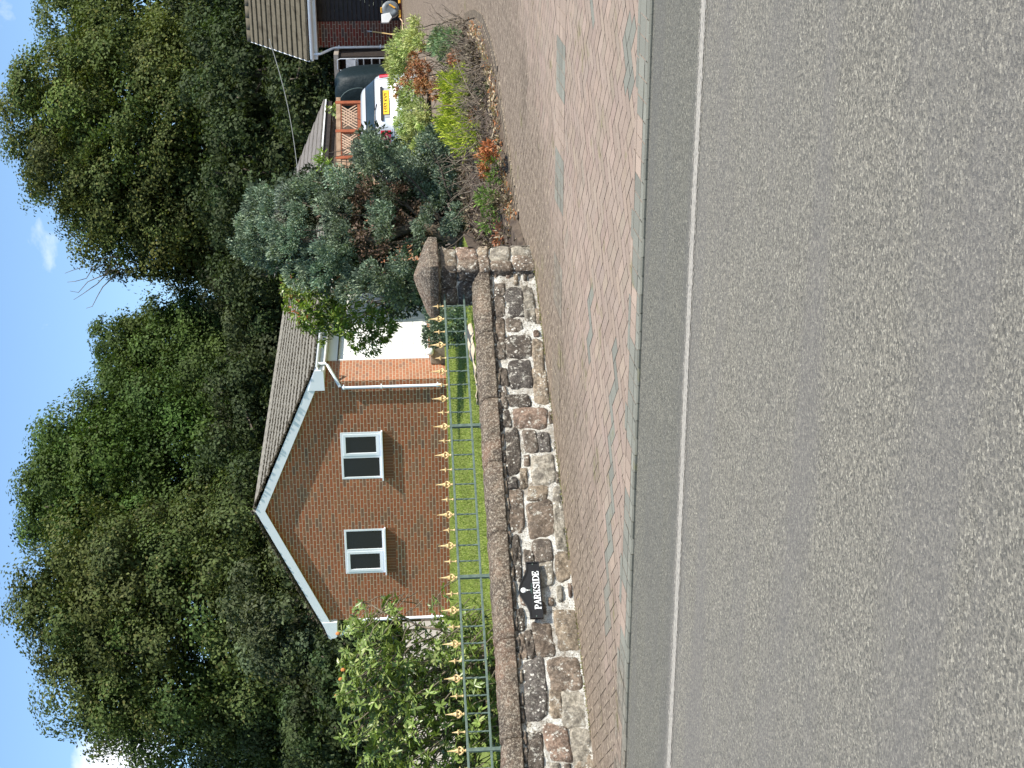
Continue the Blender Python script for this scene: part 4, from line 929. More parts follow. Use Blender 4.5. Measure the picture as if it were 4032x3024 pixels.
body = m.build('body', M_SILVER, car, smooth=True, world=False)
def cp(name, mat, p0, p1, z0, z1, off, parent=car, **kw):
    mb = MB(); cpatch(mb, p0, p1, z0, z1, off, **kw); return mb.build(name, mat, parent, smooth=True, world=False)
aw = angv(.82)
cp('rear_window_surround', M_BLKT, -angv(.93), angv(.93), 1.035, 1.21, .004, n=26)
cp('rear_window', M_CGLASS, -aw, aw, 1.048, 1.195, .009, n=20)
for s in (-1, 1):
    cp('side_window', M_CGLASS, s*80, s*95.5, 1.045, 1.20, .006, n=14); cp('side_window', M_CGLASS, s*97, s*118, 1.045, 1.195, .006, n=14)
    a, b = angv(.70), angv(.955); 
    lz_ = cp('rear_light_surround', M_PVCD, s*(a-3), s*(b+4), .74, .965, .006, n=16); lz_.data.materials[0] = M_SILVER
    cp('rear_light', M_RED_L, s*a, s*(b+1), .76, .945, .016, n=16)
# plate recess as a patch of silver darkened for its shade, handle bar, plate
hwid = angv(.40)
cp('plate_recess_shade_patch', mottled('shaded_recess_silver', (.30, .31, .32), (.36, .37, .38), 3, .5), -hwid*1., hwid, .765, .93, .006, n=14)
cp('tailgate_handle', M_BLKT, -angv(.46), angv(.42), .89, .95, .028, n=14)
pl = MB(); PXC = .0; pz = .835
def pp_(x, z, o=0): return (x, cs(math.pi, z)[1]-.022-o, z*KZ)
pl.add([pp_(-.26, .782), pp_(.26, .782), pp_(.26, .887), pp_(-.26, .887)], [(0, 1, 2, 3)]); plate = pl.build('number_plate', mottled('yellow_plate', (.80, .46, .02), (.84, .52, .03), 8, .4), car, world=False)
cu = bpy.data.curves.new('t', 'FONT'); cu.body = 'LS52 KVY'; cu.size = .105; cu.align_x = 'CENTER'; cu.align_y = 'CENTER'; cu.extrude = .001
to = bpy.data.objects.new('t', cu); COL.objects.link(to); bpy.context.view_layer.update(); tm = bpy.data.meshes.new_from_object(to.evaluated_get(bpy.context.evaluated_depsgraph_get())); bpy.data.objects.remove(to)
to = fin('plate_characters', tm, M_BLKT, plate); to.rotation_euler = (R(90), 0, 0); to.location = (0, pp_(0, pz)[1]-.003, .8345*KZ)
cp('bumper_seam', M_BLKT, -100, 100, .69, .70, .004, n=60, m=1)
cp('tailgate_seam', M_BLKT, -angv(.74)-.8, -angv(.74), .70, 1.0, .003, n=1); cp('tailgate_seam', M_BLKT, angv(.74), angv(.74)+.8, .70, 1.0, .003, n=1)
w_ = MB(); w_.tube([(.0, cs(math.pi, 1.0)[1]-.02, 1.0*KZ), (-.12, cs(math.pi, 1.03)[1]-.022, 1.035*KZ), (-.40, cs(math.pi, 1.04)[1]-.02, 1.05*KZ)], .009, 6); w_.build('rear_wiper', M_BLKT, car, world=False)
w_ = MB(); w_.tube([(.1, 1.1, 1.46), (.12, 1.0, 1.58)], .006, 5); w_.build('aerial', M_BLKT, car, world=False)
for s in (-1, 1):
    for x in (.72, 3.02):
        m = MB(); m.lathe([(.36, -.04), (.36, .008)], (s*.826, x, .36), 28, ax=(Vector((0,1,0)), UPV, Vector((s,0,0)))); m.build('wheel_arch', M_BLKT, car, world=False)
        m = MB(); m.lathe([(.20, -.2), (.29, -.2), (.30, -.18), (.30, .02), (.28, .03), (.19, .026)], (s*.815, x, .30), 28, ax=(Vector((0,1,0)), UPV, Vector((s,0,0)))); wh = m.build('wheel', M_TYRE, car, smooth=True, world=False)
        m = MB(); m.lathe([(.19, .0), (.19, .028), (.17, .02), (.06, .03), (.03, .036)], (s*.817, x, .30), 20, ax=(Vector((0,1,0)), UPV, Vector((s,0,0)))); m.build('wheel_trim', M_ALU, wh, world=False)
for s in (-1, 1): m = MB(); m.obox((s*.86, 2.35, 1.02), (.07, 0, 0), (0, .05, 0), (0, 0, .06)); m.build('door_mirror', M_SILVER, car, bevel=.02, world=False)

# ------------------------------------------------------------------ foliage
def nrm(a): return a/np.maximum(1e-9, np.linalg.norm(a, axis=1, keepdims=True))
def leafmesh(name, B, A, Nn, Ln, Wd, cols, mat, parent=None, fold=.18, droop=0.):
    """one small folded rhombic leaf per row"""
    S_ = nrm(np.cross(A, Nn)); Nn = np.cross(S_, A); L_ = Ln[:, None]; W_ = Wd[:, None]
    v0 = B; v2 = B+A*L_-np.array([0, 0, 1.])*droop*L_; v1 = B+A*L_*.45-S_*W_*.5+Nn*W_*fold; v3 = B+A*L_*.45+S_*W_*.5+Nn*W_*fold
    V = np.stack([v0, v1, v2, v3], 1).reshape(-1, 3)
    if parent is not None: V = V-np.array(origin(parent))
    Q = np.arange(len(B)*4).reshape(-1, 4); me = npmesh(name, V, Q, np.clip(cols, 0, 1)); return fin(name, me, mat, parent)
def lobepts(lobes, dens, upb, rnd, inner=.35, squash=.8, sub=0, zscale=1.):
    P, A, K = [], [], []
    for i, (x, y, z, r) in enumerate(lobes):
        n = int(dens*(r**2 if dens > 0 else 1))+6; d = nrm(rng.normal(size=(n, 3))); rad = r*(1-inner*rng.random((n, 1))**1.5)
        if sub:      # gather leaves into tufts on the lobe
            ns = max(5, int(sub)); dc = nrm(rng.normal(size=(ns, 3))); idx = rng.integers(0, ns, n); d = nrm(dc[idx]+rng.normal(size=(n, 3))*.30); rad = rad*(1+.22*rng.normal(size=(ns, 1))[idx])
        p = np.array([x, y, z])+d*rad*np.array([1, 1, squash*zscale]); a = nrm(d+np.array([0, 0, upb])+rng.normal(size=(n, 3))*rnd)
        P.append(p); A.append(a); K.append(np.full(n, i))
    return np.concatenate(P), np.concatenate(A), np.concatenate(K)
def colr(n, K, base, var=.15, lob=.15, alt=None, altp=.1):
    base = np.array(base); nl = K.max()+1; lv = 1+rng.normal(0, lob, (nl, 1)); hue = 1+rng.normal(0, .05, (nl, 3))
    c = base*lv[K]*hue[K]*(1+rng.normal(0, var, (n, 1)))
    if alt is not None: m_ = rng.random(n) < altp; c[m_] = np.array(alt)*(1+rng.normal(0, .15, (m_.sum(), 1)))
    return c
def foliage(name, lobes, dens, ln, wd, base, mat, parent=None, upb=.3, rnd=.5, var=.15, lob=.15, sub=0, alt=None, altp=.1, inner=.4, flat=.0, squash=.85, droop=0.):
    P, A, K = lobepts(lobes, dens, upb, rnd, inner, squash, sub); n = len(P)
    Nn = nrm(rng.normal(size=(n, 3))*.8+np.array([0, 0, flat]) + nrm(P-np.array(lobes)[K, :3])*.8)
    return leafmesh(name, P, A, Nn, ln*(1+rng.normal(0, .22, n)), wd*(1+rng.normal(0, .2, n)), colr(n, K, base, var, lob, alt, altp), mat, parent, droop=droop)
def limb(m, a, b, r0_, r1_, wob=.1, n=6, seg=8):
    a, b = Vector(a), Vector(b); pts = [a+(b-a)*(i/n)+Vector((random.gauss(0, wob), random.gauss(0, wob), random.gauss(0, wob*.4)))*(1 if 0 < i < n else 0) for i in range(n+1)]
    m.tube(pts, [r0_+(r1_-r0_)*i/n for i in range(n+1)], seg); return pts

# ---- trees behind the houses
def tree(label, c, rx, rz, base, seed, nl=95, lsz=(.118, .088), dens=1250, alt=None, altp=.06, lr=(.75, 1.35), gaps=.0, cat='tree', ground=1.45, bumps=6, group='trees and bushes behind the houses'):
    rg = np.random.default_rng(seed); c = np.array(c, float); lobes = []
    cols_ = rg.normal(size=(bumps, 3)); cols_ /= np.linalg.norm(cols_, axis=1, keepdims=True)
    tries = 0
    while len(lobes) < nl and tries < 9000:
        tries += 1
        d = rg.normal(size=3); d /= np.linalg.norm(d)
        if d[1] > .45 and rg.random() < .85: continue
        m_ = 1+.16*max(0, max(cols_@d)-.75)*4-.16
        k_ = m_*rg.uniform(.80, 1.0)
        # fuller low down: superellipsoid-like crown
        w = rx*(1.0 if d[2] > 0 else 1.04); p = c+np.array([d[0]*w, d[1]*rx*.85, d[2]*rz])*k_; r = rg.uniform(*lr)*min(1.25, rx/3.6)
        if p[2] < ground+.6: continue
        if any(np.linalg.norm((p-q[:3])) < (r+q[3])*.50 for q in lobes): continue
        lobes.append(np.array([*p, r]))
    t = empty('tree' if cat == 'tree' else 'understorey_shrub', (c[0], c[1], ground), label, cat, group)
    inn = [np.array([*(c+(q[:3]-c)*.72), q[3]*1.1]) for q in lobes[::2]]
    L_ = [tuple(q) for q in lobes]
    P1, A1, K1 = lobepts(L_, dens, .15, .7, .45, .8, 17); n1 = len(P1)
    P2, A2, K2 = lobepts([tuple(q) for q in inn], dens*.22, .1, 1., .6, .8, 0); n2 = len(P2)
    P_ = np.concatenate([P1, P2]); A_ = np.concatenate([A1, A2]); K_ = np.concatenate([K1, K2+K1.max()+1]); n = n1+n2
    cc = np.array([q[:3] for q in L_]+[tuple(q[:3]) for q in inn])[K_]
    Nn = nrm(rng.normal(size=(n, 3))*.55+nrm(P_-cc)*1.3+np.array([0, 0, .35])); A_ = nrm(np.cross(Nn, rng.normal(size=(n, 3)))); sz = np.concatenate([np.full(n1, 1.), np.full(n2, 1.7)])
    leafmesh('crown', P_, A_, Nn, lsz[0]*sz*(1+rng.normal(0, .25, n)), lsz[1]*sz*(1+rng.normal(0, .2, n)), colr(n, K_, base, .22, .16, alt, altp), M_LEAF, t)
    m = MB(); rt_ = .05*rx+.12; top = (c[0], c[1], c[2]+rz*.35); limb(m, (c[0], c[1], ground-.2), top, rt_, rt_*.35, .12, 8, 10)
    for q in L_[::6]:
        f = rg.uniform(.25, .8); a = Vector((c[0], c[1], ground+(top[2]-ground)*f)); limb(m, a, q[:3], rt_*.3, .03, .25, 6, 6)
    m.build('trunk', M_BARK, t, smooth=True)
    return t
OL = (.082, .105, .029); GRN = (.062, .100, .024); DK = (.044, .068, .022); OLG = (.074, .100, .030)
tree('broad olive green tree above the rhododendron at the left end of the tree line', (-28.2, 45.1, 8.7), 4.7, 6.3, OLG, 11, 105, alt=(.12, .12, .04))
tree('lower tree at the far left edge beneath the white cloud', (-35.6, 45.4, 6.0), 3.0, 4.2, DK, 12, 70)
tree('tallest fresh green tree, rounded, directly behind the bungalow gable', (-26.0, 51.6, 9.8), 4.5, 6.9, GRN, 13, 120, lr=(.7, 1.2))
tree('shorter green tree in the dip of the tree line, right of the tallest one', (-23.1, 56.1, 8.8), 3.2, 5.3, (.064, .095, .024), 14, 90)
tree('large olive tree with a high peaked crown behind the conifer and the car', (-13.9, 56.7, 9.3), 4.2, 7.1, OL, 15, 125, alt=(.13, .13, .035), altp=.07)
tree('slimmer tree joined to the left flank of the large olive tree', (-17.1, 55.4, 8.4), 2.45, 5.4, (.078, .092, .024), 16, 65, alt=(.15, .14, .035))
tree('tall tree cut by the right edge, above the dark red garage', (-10.0, 64.0, 9.6), 3.4, 7.2, (.074, .10, .026), 17, 85)
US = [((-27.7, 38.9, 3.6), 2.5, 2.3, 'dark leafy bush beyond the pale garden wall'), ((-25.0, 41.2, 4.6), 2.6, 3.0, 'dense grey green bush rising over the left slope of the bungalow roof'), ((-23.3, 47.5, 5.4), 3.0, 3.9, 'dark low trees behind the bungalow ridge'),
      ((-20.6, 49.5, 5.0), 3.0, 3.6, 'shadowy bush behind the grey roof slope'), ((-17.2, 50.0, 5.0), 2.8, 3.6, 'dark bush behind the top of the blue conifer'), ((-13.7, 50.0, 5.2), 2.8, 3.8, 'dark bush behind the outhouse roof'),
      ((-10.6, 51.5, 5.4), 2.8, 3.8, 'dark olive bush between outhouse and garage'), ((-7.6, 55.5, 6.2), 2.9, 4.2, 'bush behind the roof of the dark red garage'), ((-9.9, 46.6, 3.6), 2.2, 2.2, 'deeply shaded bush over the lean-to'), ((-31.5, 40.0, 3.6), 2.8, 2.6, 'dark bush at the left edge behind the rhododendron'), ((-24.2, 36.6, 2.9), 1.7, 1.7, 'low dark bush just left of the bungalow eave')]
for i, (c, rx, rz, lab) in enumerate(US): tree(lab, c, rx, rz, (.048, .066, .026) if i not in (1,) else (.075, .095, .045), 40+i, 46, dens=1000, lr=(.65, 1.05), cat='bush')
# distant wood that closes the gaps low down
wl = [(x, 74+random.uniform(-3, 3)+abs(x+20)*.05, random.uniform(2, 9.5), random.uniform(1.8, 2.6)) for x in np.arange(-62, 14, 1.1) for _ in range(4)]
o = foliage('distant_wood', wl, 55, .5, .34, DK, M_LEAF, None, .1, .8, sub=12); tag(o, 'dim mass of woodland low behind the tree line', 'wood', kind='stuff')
dt = MB()
for i in range(5): limb(dt, (-18.6+i*.12, 55.2, 12.0), (-19.6+i*.35-.3, 54.6, 13.2+random.random()*.8), .03, .008, .08, 6, 5)
dt.build('bare_twigs', M_TWIG, bpy.data.objects['tree.005'])

BLUE_=[(-6.46,22.21,3.2,0.19),(-6.41,22.39,3.08,0.17),(-6.74,22.08,3.23,0.19),(-6.32,22.43,2.95,0.15),(-6.24,22.43,2.81,0.12),(-6.55,21.79,3.04,0.16),(-6.93,21.67,3.19,0.18),(-7.0,21.98,2.93,0.16),(-6.8,21.77,3.05,0.16),(-6.09,21.96,2.44,0.16),(-6.29,22.29,2.29,0.17),(-6.37,21.85,2.53,0.16),(-6.59,21.86,2.4,0.18),(-6.67,21.59,2.53,0.16),(-6.86,21.51,2.38,0.18),(-6.97,21.27,2.64,0.18),(-7.24,21.71,2.87,0.18),(-7.6,22.04,3.13,0.19),(-7.37,21.52,2.72,0.18),(-7.19,21.54,2.47,0.18),(-7.02,21.46,2.34,0.14),(-5.77,22.22,2.06,0.18),(-5.81,22.85,1.91,0.17),(-5.89,22.47,1.82,0.14),(-5.92,22.13,1.99,0.14),(-5.84,21.96,1.56,0.16),(-5.97,22.6,1.45,0.15),(-5.96,22.24,1.35,0.16),(-6.05,22.27,1.62,0.14),(-6.13,22.38,1.25,0.17),(-5.82,22.97,1.06,0.19),(-5.77,23.22,0.91,0.15),(-5.87,22.51,1.04,0.19),(-5.92,23.01,0.81,0.17),(-6.01,22.52,0.73,0.19),(-6.1,22.66,0.93,0.19),(-6.0,22.68,1.14,0.17),(-6.07,22.13,0.64,0.14),(-5.94,22.41,0.52,0.12),(-6.11,21.99,0.85,0.16),(-6.39,22.14,1.1,0.17),(-6.31,21.99,0.75,0.16),(-6.42,21.88,0.96,0.12),(-6.62,21.3,1.21,0.16),(-6.53,21.57,1.12,0.12),(-6.59,21.72,0.67,0.16),(-6.7,21.53,0.78,0.14),(-6.78,21.79,0.6,0.1),(-6.47,21.55,1.76,0.14),(-6.71,21.64,1.85,0.16),(-6.78,21.41,1.77,0.14),(-6.46,21.88,1.88,0.12),(-6.32,21.97,1.71,0.1),(-7.06,21.57,1.39,0.12),(-6.91,21.42,1.25,0.1),(-7.06,20.96,1.54,0.14),(-7.43,21.41,1.61,0.16),(-7.36,21.51,1.4,0.12),(-7.53,21.49,1.3,0.12),(-7.58,21.25,1.76,0.18),(-7.74,21.38,1.56,0.16),(-7.39,21.02,2.03,0.18),(-7.32,21.48,2.21,0.18),(-7.61,21.37,2.33,0.18),(-7.19,21.06,2.0,0.14),(-7.3,20.89,1.87,0.14),(-7.79,21.51,1.31,0.12),(-6.78,22.71,3.37,0.13),(-6.86,21.93,3.35,0.14),(-6.42,22.31,2.79,0.14),(-6.47,21.83,2.69,0.12),(-7.22,19.23,1.1,0.15),(-7.31,19.18,0.92,0.15),(-7.22,19.21,0.77,0.13),(-7.51,19.11,1.15,0.13),(-7.51,19.09,0.89,0.13),(-7.14,19.26,0.99,0.15),(-7.37,19.17,1.1,0.15),(-7.44,19.11,0.77,0.11),(-7.15,22.25,3.97,0.14),(-7.13,22.67,3.89,0.15),(-6.98,22.9,3.93,0.14),(-6.76,22.7,3.77,0.15),(-6.59,22.74,3.71,0.14),(-6.61,23.05,3.61,0.14),(-6.98,22.47,3.74,0.15),(-7.3,22.31,3.81,0.14),(-7.41,22.33,3.67,0.15),(-7.23,22.45,3.57,0.15),(-6.87,22.12,3.5,0.15),(-6.75,22.43,3.54,0.15),(-6.55,22.5,3.45,0.14),(-7.51,22.34,3.46,0.12),(-7.18,22.09,3.4,0.15),(-6.85,22.55,3.38,0.15),(-6.9,21.89,3.28,0.15),(-6.38,22.42,3.22,0.13),(-6.39,22.55,3.11,0.12),(-5.46,21.95,1.03,0.12),(-5.43,21.96,0.94,0.11),(-5.56,21.91,1.13,0.11),(-5.56,21.89,0.87,0.12),(-5.61,21.86,0.74,0.12),(-5.54,21.99,1.97,0.09),(-5.56,21.97,1.85,0.09),(-5.64,21.93,1.72,0.11),(-5.61,21.95,1.91,0.09)]
BROWN_=[(-6.29,21.87,2.04,0.16),(-6.27,21.99,1.51,0.16),(-6.49,22.23,2.17,0.12),(-6.59,22.14,1.58,0.14),(-6.76,21.37,2.09,0.14),(-6.71,21.82,1.48,0.14),(-6.94,21.25,1.8,0.12),(-6.73,21.97,2.2,0.14),(-7.07,21.47,2.06,0.12),(-6.92,22.12,0.9,0.13),(-6.28,23.26,0.42,0.11),(-6.89,21.71,1.18,0.12),(-6.97,21.97,1.53,0.12),(-6.64,22.05,2.75,0.08),(-6.5,22.13,0.48,0.08),(-6.55,21.99,1.31,0.12),(-6.9,21.39,1.09,0.1)]
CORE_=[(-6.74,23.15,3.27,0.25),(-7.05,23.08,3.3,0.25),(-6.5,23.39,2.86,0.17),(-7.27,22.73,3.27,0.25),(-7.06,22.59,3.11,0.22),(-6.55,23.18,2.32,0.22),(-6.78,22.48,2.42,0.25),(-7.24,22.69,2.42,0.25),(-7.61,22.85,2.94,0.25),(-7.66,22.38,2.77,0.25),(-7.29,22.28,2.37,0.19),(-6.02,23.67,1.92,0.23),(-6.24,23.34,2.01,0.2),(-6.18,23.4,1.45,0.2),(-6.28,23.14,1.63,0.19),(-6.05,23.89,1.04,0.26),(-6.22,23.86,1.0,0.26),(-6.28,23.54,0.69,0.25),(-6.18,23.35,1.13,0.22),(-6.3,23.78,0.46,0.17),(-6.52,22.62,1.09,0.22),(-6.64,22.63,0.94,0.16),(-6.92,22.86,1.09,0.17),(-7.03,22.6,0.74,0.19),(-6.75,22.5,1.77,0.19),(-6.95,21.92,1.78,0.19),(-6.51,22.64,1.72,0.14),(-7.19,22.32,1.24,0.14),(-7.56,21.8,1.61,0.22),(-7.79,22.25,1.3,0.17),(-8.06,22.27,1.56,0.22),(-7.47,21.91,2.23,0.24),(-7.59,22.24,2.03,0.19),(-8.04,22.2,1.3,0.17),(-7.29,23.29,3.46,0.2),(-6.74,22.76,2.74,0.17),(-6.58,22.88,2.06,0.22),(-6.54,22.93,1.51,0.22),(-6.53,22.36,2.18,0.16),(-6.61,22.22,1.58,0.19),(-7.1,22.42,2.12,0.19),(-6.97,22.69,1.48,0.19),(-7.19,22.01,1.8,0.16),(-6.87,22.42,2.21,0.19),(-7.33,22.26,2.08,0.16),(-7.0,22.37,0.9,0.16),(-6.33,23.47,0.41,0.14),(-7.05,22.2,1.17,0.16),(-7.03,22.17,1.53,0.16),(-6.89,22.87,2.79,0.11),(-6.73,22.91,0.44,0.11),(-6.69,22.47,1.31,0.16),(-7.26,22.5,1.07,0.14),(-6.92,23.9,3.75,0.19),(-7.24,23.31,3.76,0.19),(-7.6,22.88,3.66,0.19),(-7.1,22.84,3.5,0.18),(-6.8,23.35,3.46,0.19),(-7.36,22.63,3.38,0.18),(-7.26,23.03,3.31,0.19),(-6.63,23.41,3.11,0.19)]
YEL_=[(-4.69,24.36,1.45,0.16),(-4.95,24.64,1.55,0.13),(-4.84,24.46,1.43,0.15),(-5.07,24.52,1.49,0.12),(-5.24,24.63,1.53,0.09),(-4.52,24.05,1.34,0.13),(-4.36,23.68,1.25,0.13),(-4.47,24.28,1.39,0.1),(-4.22,23.8,1.19,0.08),(-4.1,23.68,1.21,0.06),(-4.32,23.21,1.12,0.1),(-5.32,23.74,1.36,0.12),(-5.16,23.57,1.31,0.1),(-5.5,23.77,1.4,0.14),(-5.46,23.43,1.26,0.13),(-5.27,22.61,1.13,0.11),(-5.66,23.64,1.43,0.14),(-5.62,23.38,1.26,0.13),(-5.47,22.84,1.13,0.1),(-5.86,23.75,1.38,0.13),(-6.03,23.79,1.47,0.12),(-5.95,23.47,1.33,0.12),(-5.25,23.18,1.17,0.07),(-5.83,22.74,1.22,0.1)]
BG_=[(-4.14,22.43,0.9,0.11),(-4.09,22.03,0.8,0.11),(-3.97,21.49,0.71,0.09),(-4.27,22.56,0.96,0.08),(-4.13,21.66,0.79,0.08),(-4.26,22.09,0.88,0.07)]
RU_=[(-4.66,23.59,1.26,0.08),(-4.73,23.26,1.22,0.1),(-4.72,23.03,1.11,0.1),(-5.04,23.8,1.36,0.09),(-5.24,24.17,1.41,0.09),(-5.33,24.03,1.48,0.06),(-4.17,21.46,0.7,0.08),(-4.23,21.34,0.7,0.08),(-4.18,21.23,0.66,0.06),(-4.81,22.5,0.97,0.07),(-4.89,22.29,0.94,0.07),(-4.42,23.16,1.1,0.04),(-4.78,21.03,0.78,0.04)]
TAN_=[(-4.93,23.13,1.14,0.07),(-4.95,22.81,1.13,0.07),(-4.88,23.07,1.17,0.06),(-5.05,22.12,0.95,0.08),(-5.12,21.92,0.93,0.07)]
GO_=[(-4.42,21.13,0.71,0.1),(-4.34,20.83,0.6,0.09),(-4.22,20.33,0.54,0.06),(-4.52,21.06,0.72,0.11),(-4.4,20.5,0.62,0.1),(-4.66,21.11,0.69,0.12),(-4.51,20.43,0.6,0.1),(-4.38,20.22,0.52,0.07),(-4.78,20.95,0.73,0.1),(-4.61,20.27,0.61,0.09),(-4.97,21.18,0.77,0.1),(-4.88,20.88,0.68,0.1),(-4.76,20.31,0.63,0.07),(-5.12,21.29,0.78,0.1),(-5.03,20.86,0.68,0.1),(-5.19,21.09,0.75,0.09),(-5.14,20.6,0.66,0.1),(-4.85,19.86,0.58,0.09),(-4.85,19.67,0.49,0.08),(-4.74,19.48,0.43,0.07),(-5.09,20.0,0.62,0.1),(-4.96,19.58,0.52,0.08),(-4.81,19.19,0.45,0.07),(-5.22,20.84,0.74,0.08),(-4.91,19.1,0.43,0.06)]
RU2_=[(-4.62,19.7,0.49,0.07),(-4.59,19.67,0.45,0.07),(-4.75,18.47,0.37,0.05)]
GG_=[(-4.21,19.24,0.42,0.07),(-4.29,19.06,0.39,0.06),(-4.34,19.21,0.42,0.07),(-4.08,18.84,0.35,0.05)]
LG_=[(-4.71,17.43,0.44,0.1),(-4.81,17.38,0.38,0.1),(-5.08,17.27,0.49,0.1),(-5.14,17.24,0.39,0.1),(-5.3,17.18,0.53,0.1),(-5.03,17.29,0.52,0.08)]
RU3_=[(-4.63,17.46,0.51,0.08),(-4.53,17.5,0.47,0.08),(-4.78,17.4,0.54,0.06),(-5.45,17.1,0.4,0.08),(-5.5,17.08,0.34,0.06)]
CL_=[(-8.51,24.08,3.37,0.14),(-8.67,23.92,3.31,0.14),(-8.7,23.4,3.19,0.13),(-8.99,23.55,3.22,0.11),(-8.77,23.51,3.02,0.16),(-8.95,23.42,2.98,0.11),(-8.51,23.63,2.88,0.14),(-8.73,23.72,2.8,0.16),(-9.03,23.55,2.77,0.14),(-9.13,23.36,2.81,0.09),(-8.84,23.36,2.57,0.16),(-8.77,23.46,2.39,0.16),(-8.97,23.25,2.47,0.11),(-9.19,23.42,2.28,0.14),(-9.33,23.45,2.06,0.11),(-9.05,23.36,2.13,0.14),(-8.78,23.27,1.99,0.13),(-8.9,23.26,1.79,0.13),(-8.8,23.43,1.72,0.14),(-8.83,23.6,2.17,0.14),(-8.59,23.86,2.67,0.14),(-8.39,23.71,3.06,0.14),(-9.18,23.56,1.87,0.11)]
BAM_=[(-8.47,32.5,3.19,0.08),(-8.58,32.45,3.15,0.09),(-8.63,32.43,3.22,0.08),(-8.69,32.4,3.1,0.08),(-8.44,32.51,3.15,0.06),(-8.67,32.4,3.05,0.07),(-8.74,32.36,2.94,0.07),(-8.74,32.39,3.27,0.07)]
POT_=[(-8.24,35.87,3.12,0.05),(-8.28,35.84,3.02,0.06),(-8.2,35.87,2.94,0.05),(-8.33,35.81,2.91,0.06)]
RHP=[(8.57,1.75),(8.7,1.7),(8.95,1.59),(8.95,1.4),(8.68,1.27),(8.58,1.18),(8.68,1.15),(8.73,1.01),(8.81,0.73),(8.97,0.69),(9.39,0.68),(10.49,0.7),(10.49,1.95),(10.09,1.94),(9.93,2.02),(9.77,2.12),(9.68,2.17),(9.64,2.31),(9.39,2.35),(9.02,2.34),(8.86,2.23),(8.67,2.14),(8.62,1.96)]

def gr(l, f): return [(x, y, z, r*f) for x, y, z, r in l]
BLUE_ = gr(BLUE_, 1.14); BROWN_ = gr(BROWN_, 1.3); YEL_ = gr(YEL_, 1.2); BG_ = gr(BG_, 1.35); RU_ = gr(RU_, 1.3); TAN_ = gr(TAN_, 1.5); GO_ = gr(GO_, 1.75); RU2_ = gr(RU2_, 1.3); RU3_ = gr(RU3_, 1.3); GG_ = gr(GG_, 1.3); LG_ = gr(LG_, 1.2); CL_ = gr(CL_, 1.35); CORE_ = gr(CORE_, 1.5)
# ---- blue juniper
bj = empty('blue_juniper', (-6.9, 21.6, .35), 'big dense blue green conifer with brown dead patches, rising behind the stone gate pillar', 'conifer')
foliage('foliage', BLUE_, 23000, .046, .020, (.128, .174, .118), M_NEEDLE, bj, .8, .5, .25, .22, 20, alt=(.26, .32, .21), altp=.22, inner=.45)
foliage('dead_foliage', BROWN_, 6500, .050, .022, (.15, .095, .065), M_NEEDLE, bj, .2, .9, .3, .25, 10, inner=.9)
foliage('inner_foliage', CORE_, 5200, .08, .045, (.06, .075, .045), M_NEEDLE, bj, .2, .9, .2, .15, 0, inner=.9)  # core needles coloured darker to stand for shade inside the bush
m = MB(); limb(m, (-6.9, 21.7, .2), (-6.95, 21.9, 3.4), .12, .03, .06)
for q in BLUE_[::4]+BROWN_[::2]: limb(m, (-6.9+random.uniform(-.1, .1), 21.9, .4+random.uniform(0, .8)*max(.3, q[2]-.4)*.6), q[:3], .03, .006, .05, 6, 5)
m.build('trunk', M_BARK, bj, smooth=True)
# ---- border shrubs on the bed
yj = empty('spreading_juniper', (-5.3, 24, .6), 'pale yellow green spreading juniper in front of the silver car', 'shrub')
foliage('foliage', YEL_, 26000, .060, .015, (.33, .39, .13), M_NEEDLE, yj, .7, .45, .2, .14, 18, alt=(.48, .52, .22), altp=.25)
m = MB(); [limb(m, (q[0]+.1, q[1]+.15, gz(q[1])+.05), q[:3], .015, .005, .03, 5, 5) for q in YEL_[::2]]; m.build('stems', M_BARK, yj)
gj = empty('small_green_juniper', (-4.4, 22.6, .5), 'small blue green juniper beside the bare twigs near the drive corner', 'shrub')
foliage('foliage', BG_, 26000, .055, .016, (.16, .23, .11), M_NEEDLE, gj, .8, .45, .2, .12, 16, alt=(.3, .36, .16), altp=.15)
m = MB(); [limb(m, (q[0], q[1]+.1, gz(q[1])+.05), q[:3], .012, .005, .03, 5, 5) for q in BG_]; m.build('stems', M_BARK, gj)
rj = empty('dead_conifer', (-5.0, 23, .5), 'rust brown dead conifer sprays between the yellow green junipers', 'shrub')
foliage('foliage', RU_+TAN_[:3], 24000, .055, .016, (.33, .135, .06), M_NEEDLE, rj, .3, .8, .28, .2, 12, alt=(.42, .27, .14), altp=.2)
m = MB(); [limb(m, (q[0]+.1, q[1]+.2, gz(q[1])+.05), q[:3], .015, .004, .04, 5, 5) for q in RU_ for _ in (0, 1)]; m.build('stems', M_TWIG, rj)
gc = empty('golden_cypress', (-5.2, 20.8, .4), 'feathery golden lime conifer in the middle of the bed', 'shrub')
def feathery(nm, lob, par, base, tip, dens, L0):
    P, A, K = lobepts(lob, dens, .55, .28, .7, .9, 7); n = len(P); q = 5; BB = []; AA = []; CC = []
    A = nrm(A+np.array([.25, -.1, .1]))
    for j in range(q):
        t = j/q; sd_ = 1 if j % 2 else -1; side = nrm(np.cross(A, rng.normal(size=(n, 3)))); BB.append(P+A*L0*t*1.4); AA.append(nrm(A+side*.42*sd_)); CC.append(np.array(base)*(1-t)+np.array(tip)*t+np.zeros((n, 3)))
    BB = np.concatenate(BB); AA = np.concatenate(AA); CC = np.concatenate(CC)*(1+rng.normal(0, .18, (n*q, 1)))
    return leafmesh(nm, BB, AA, nrm(rng.normal(size=BB.shape)), L0*(.75+.3*rng.random(n*q)), np.full(n*q, .011), CC, M_NEEDLE, par)
feathery('foliage', GO_, gc, (.16, .25, .03), (.52, .56, .06), 4200, .07)
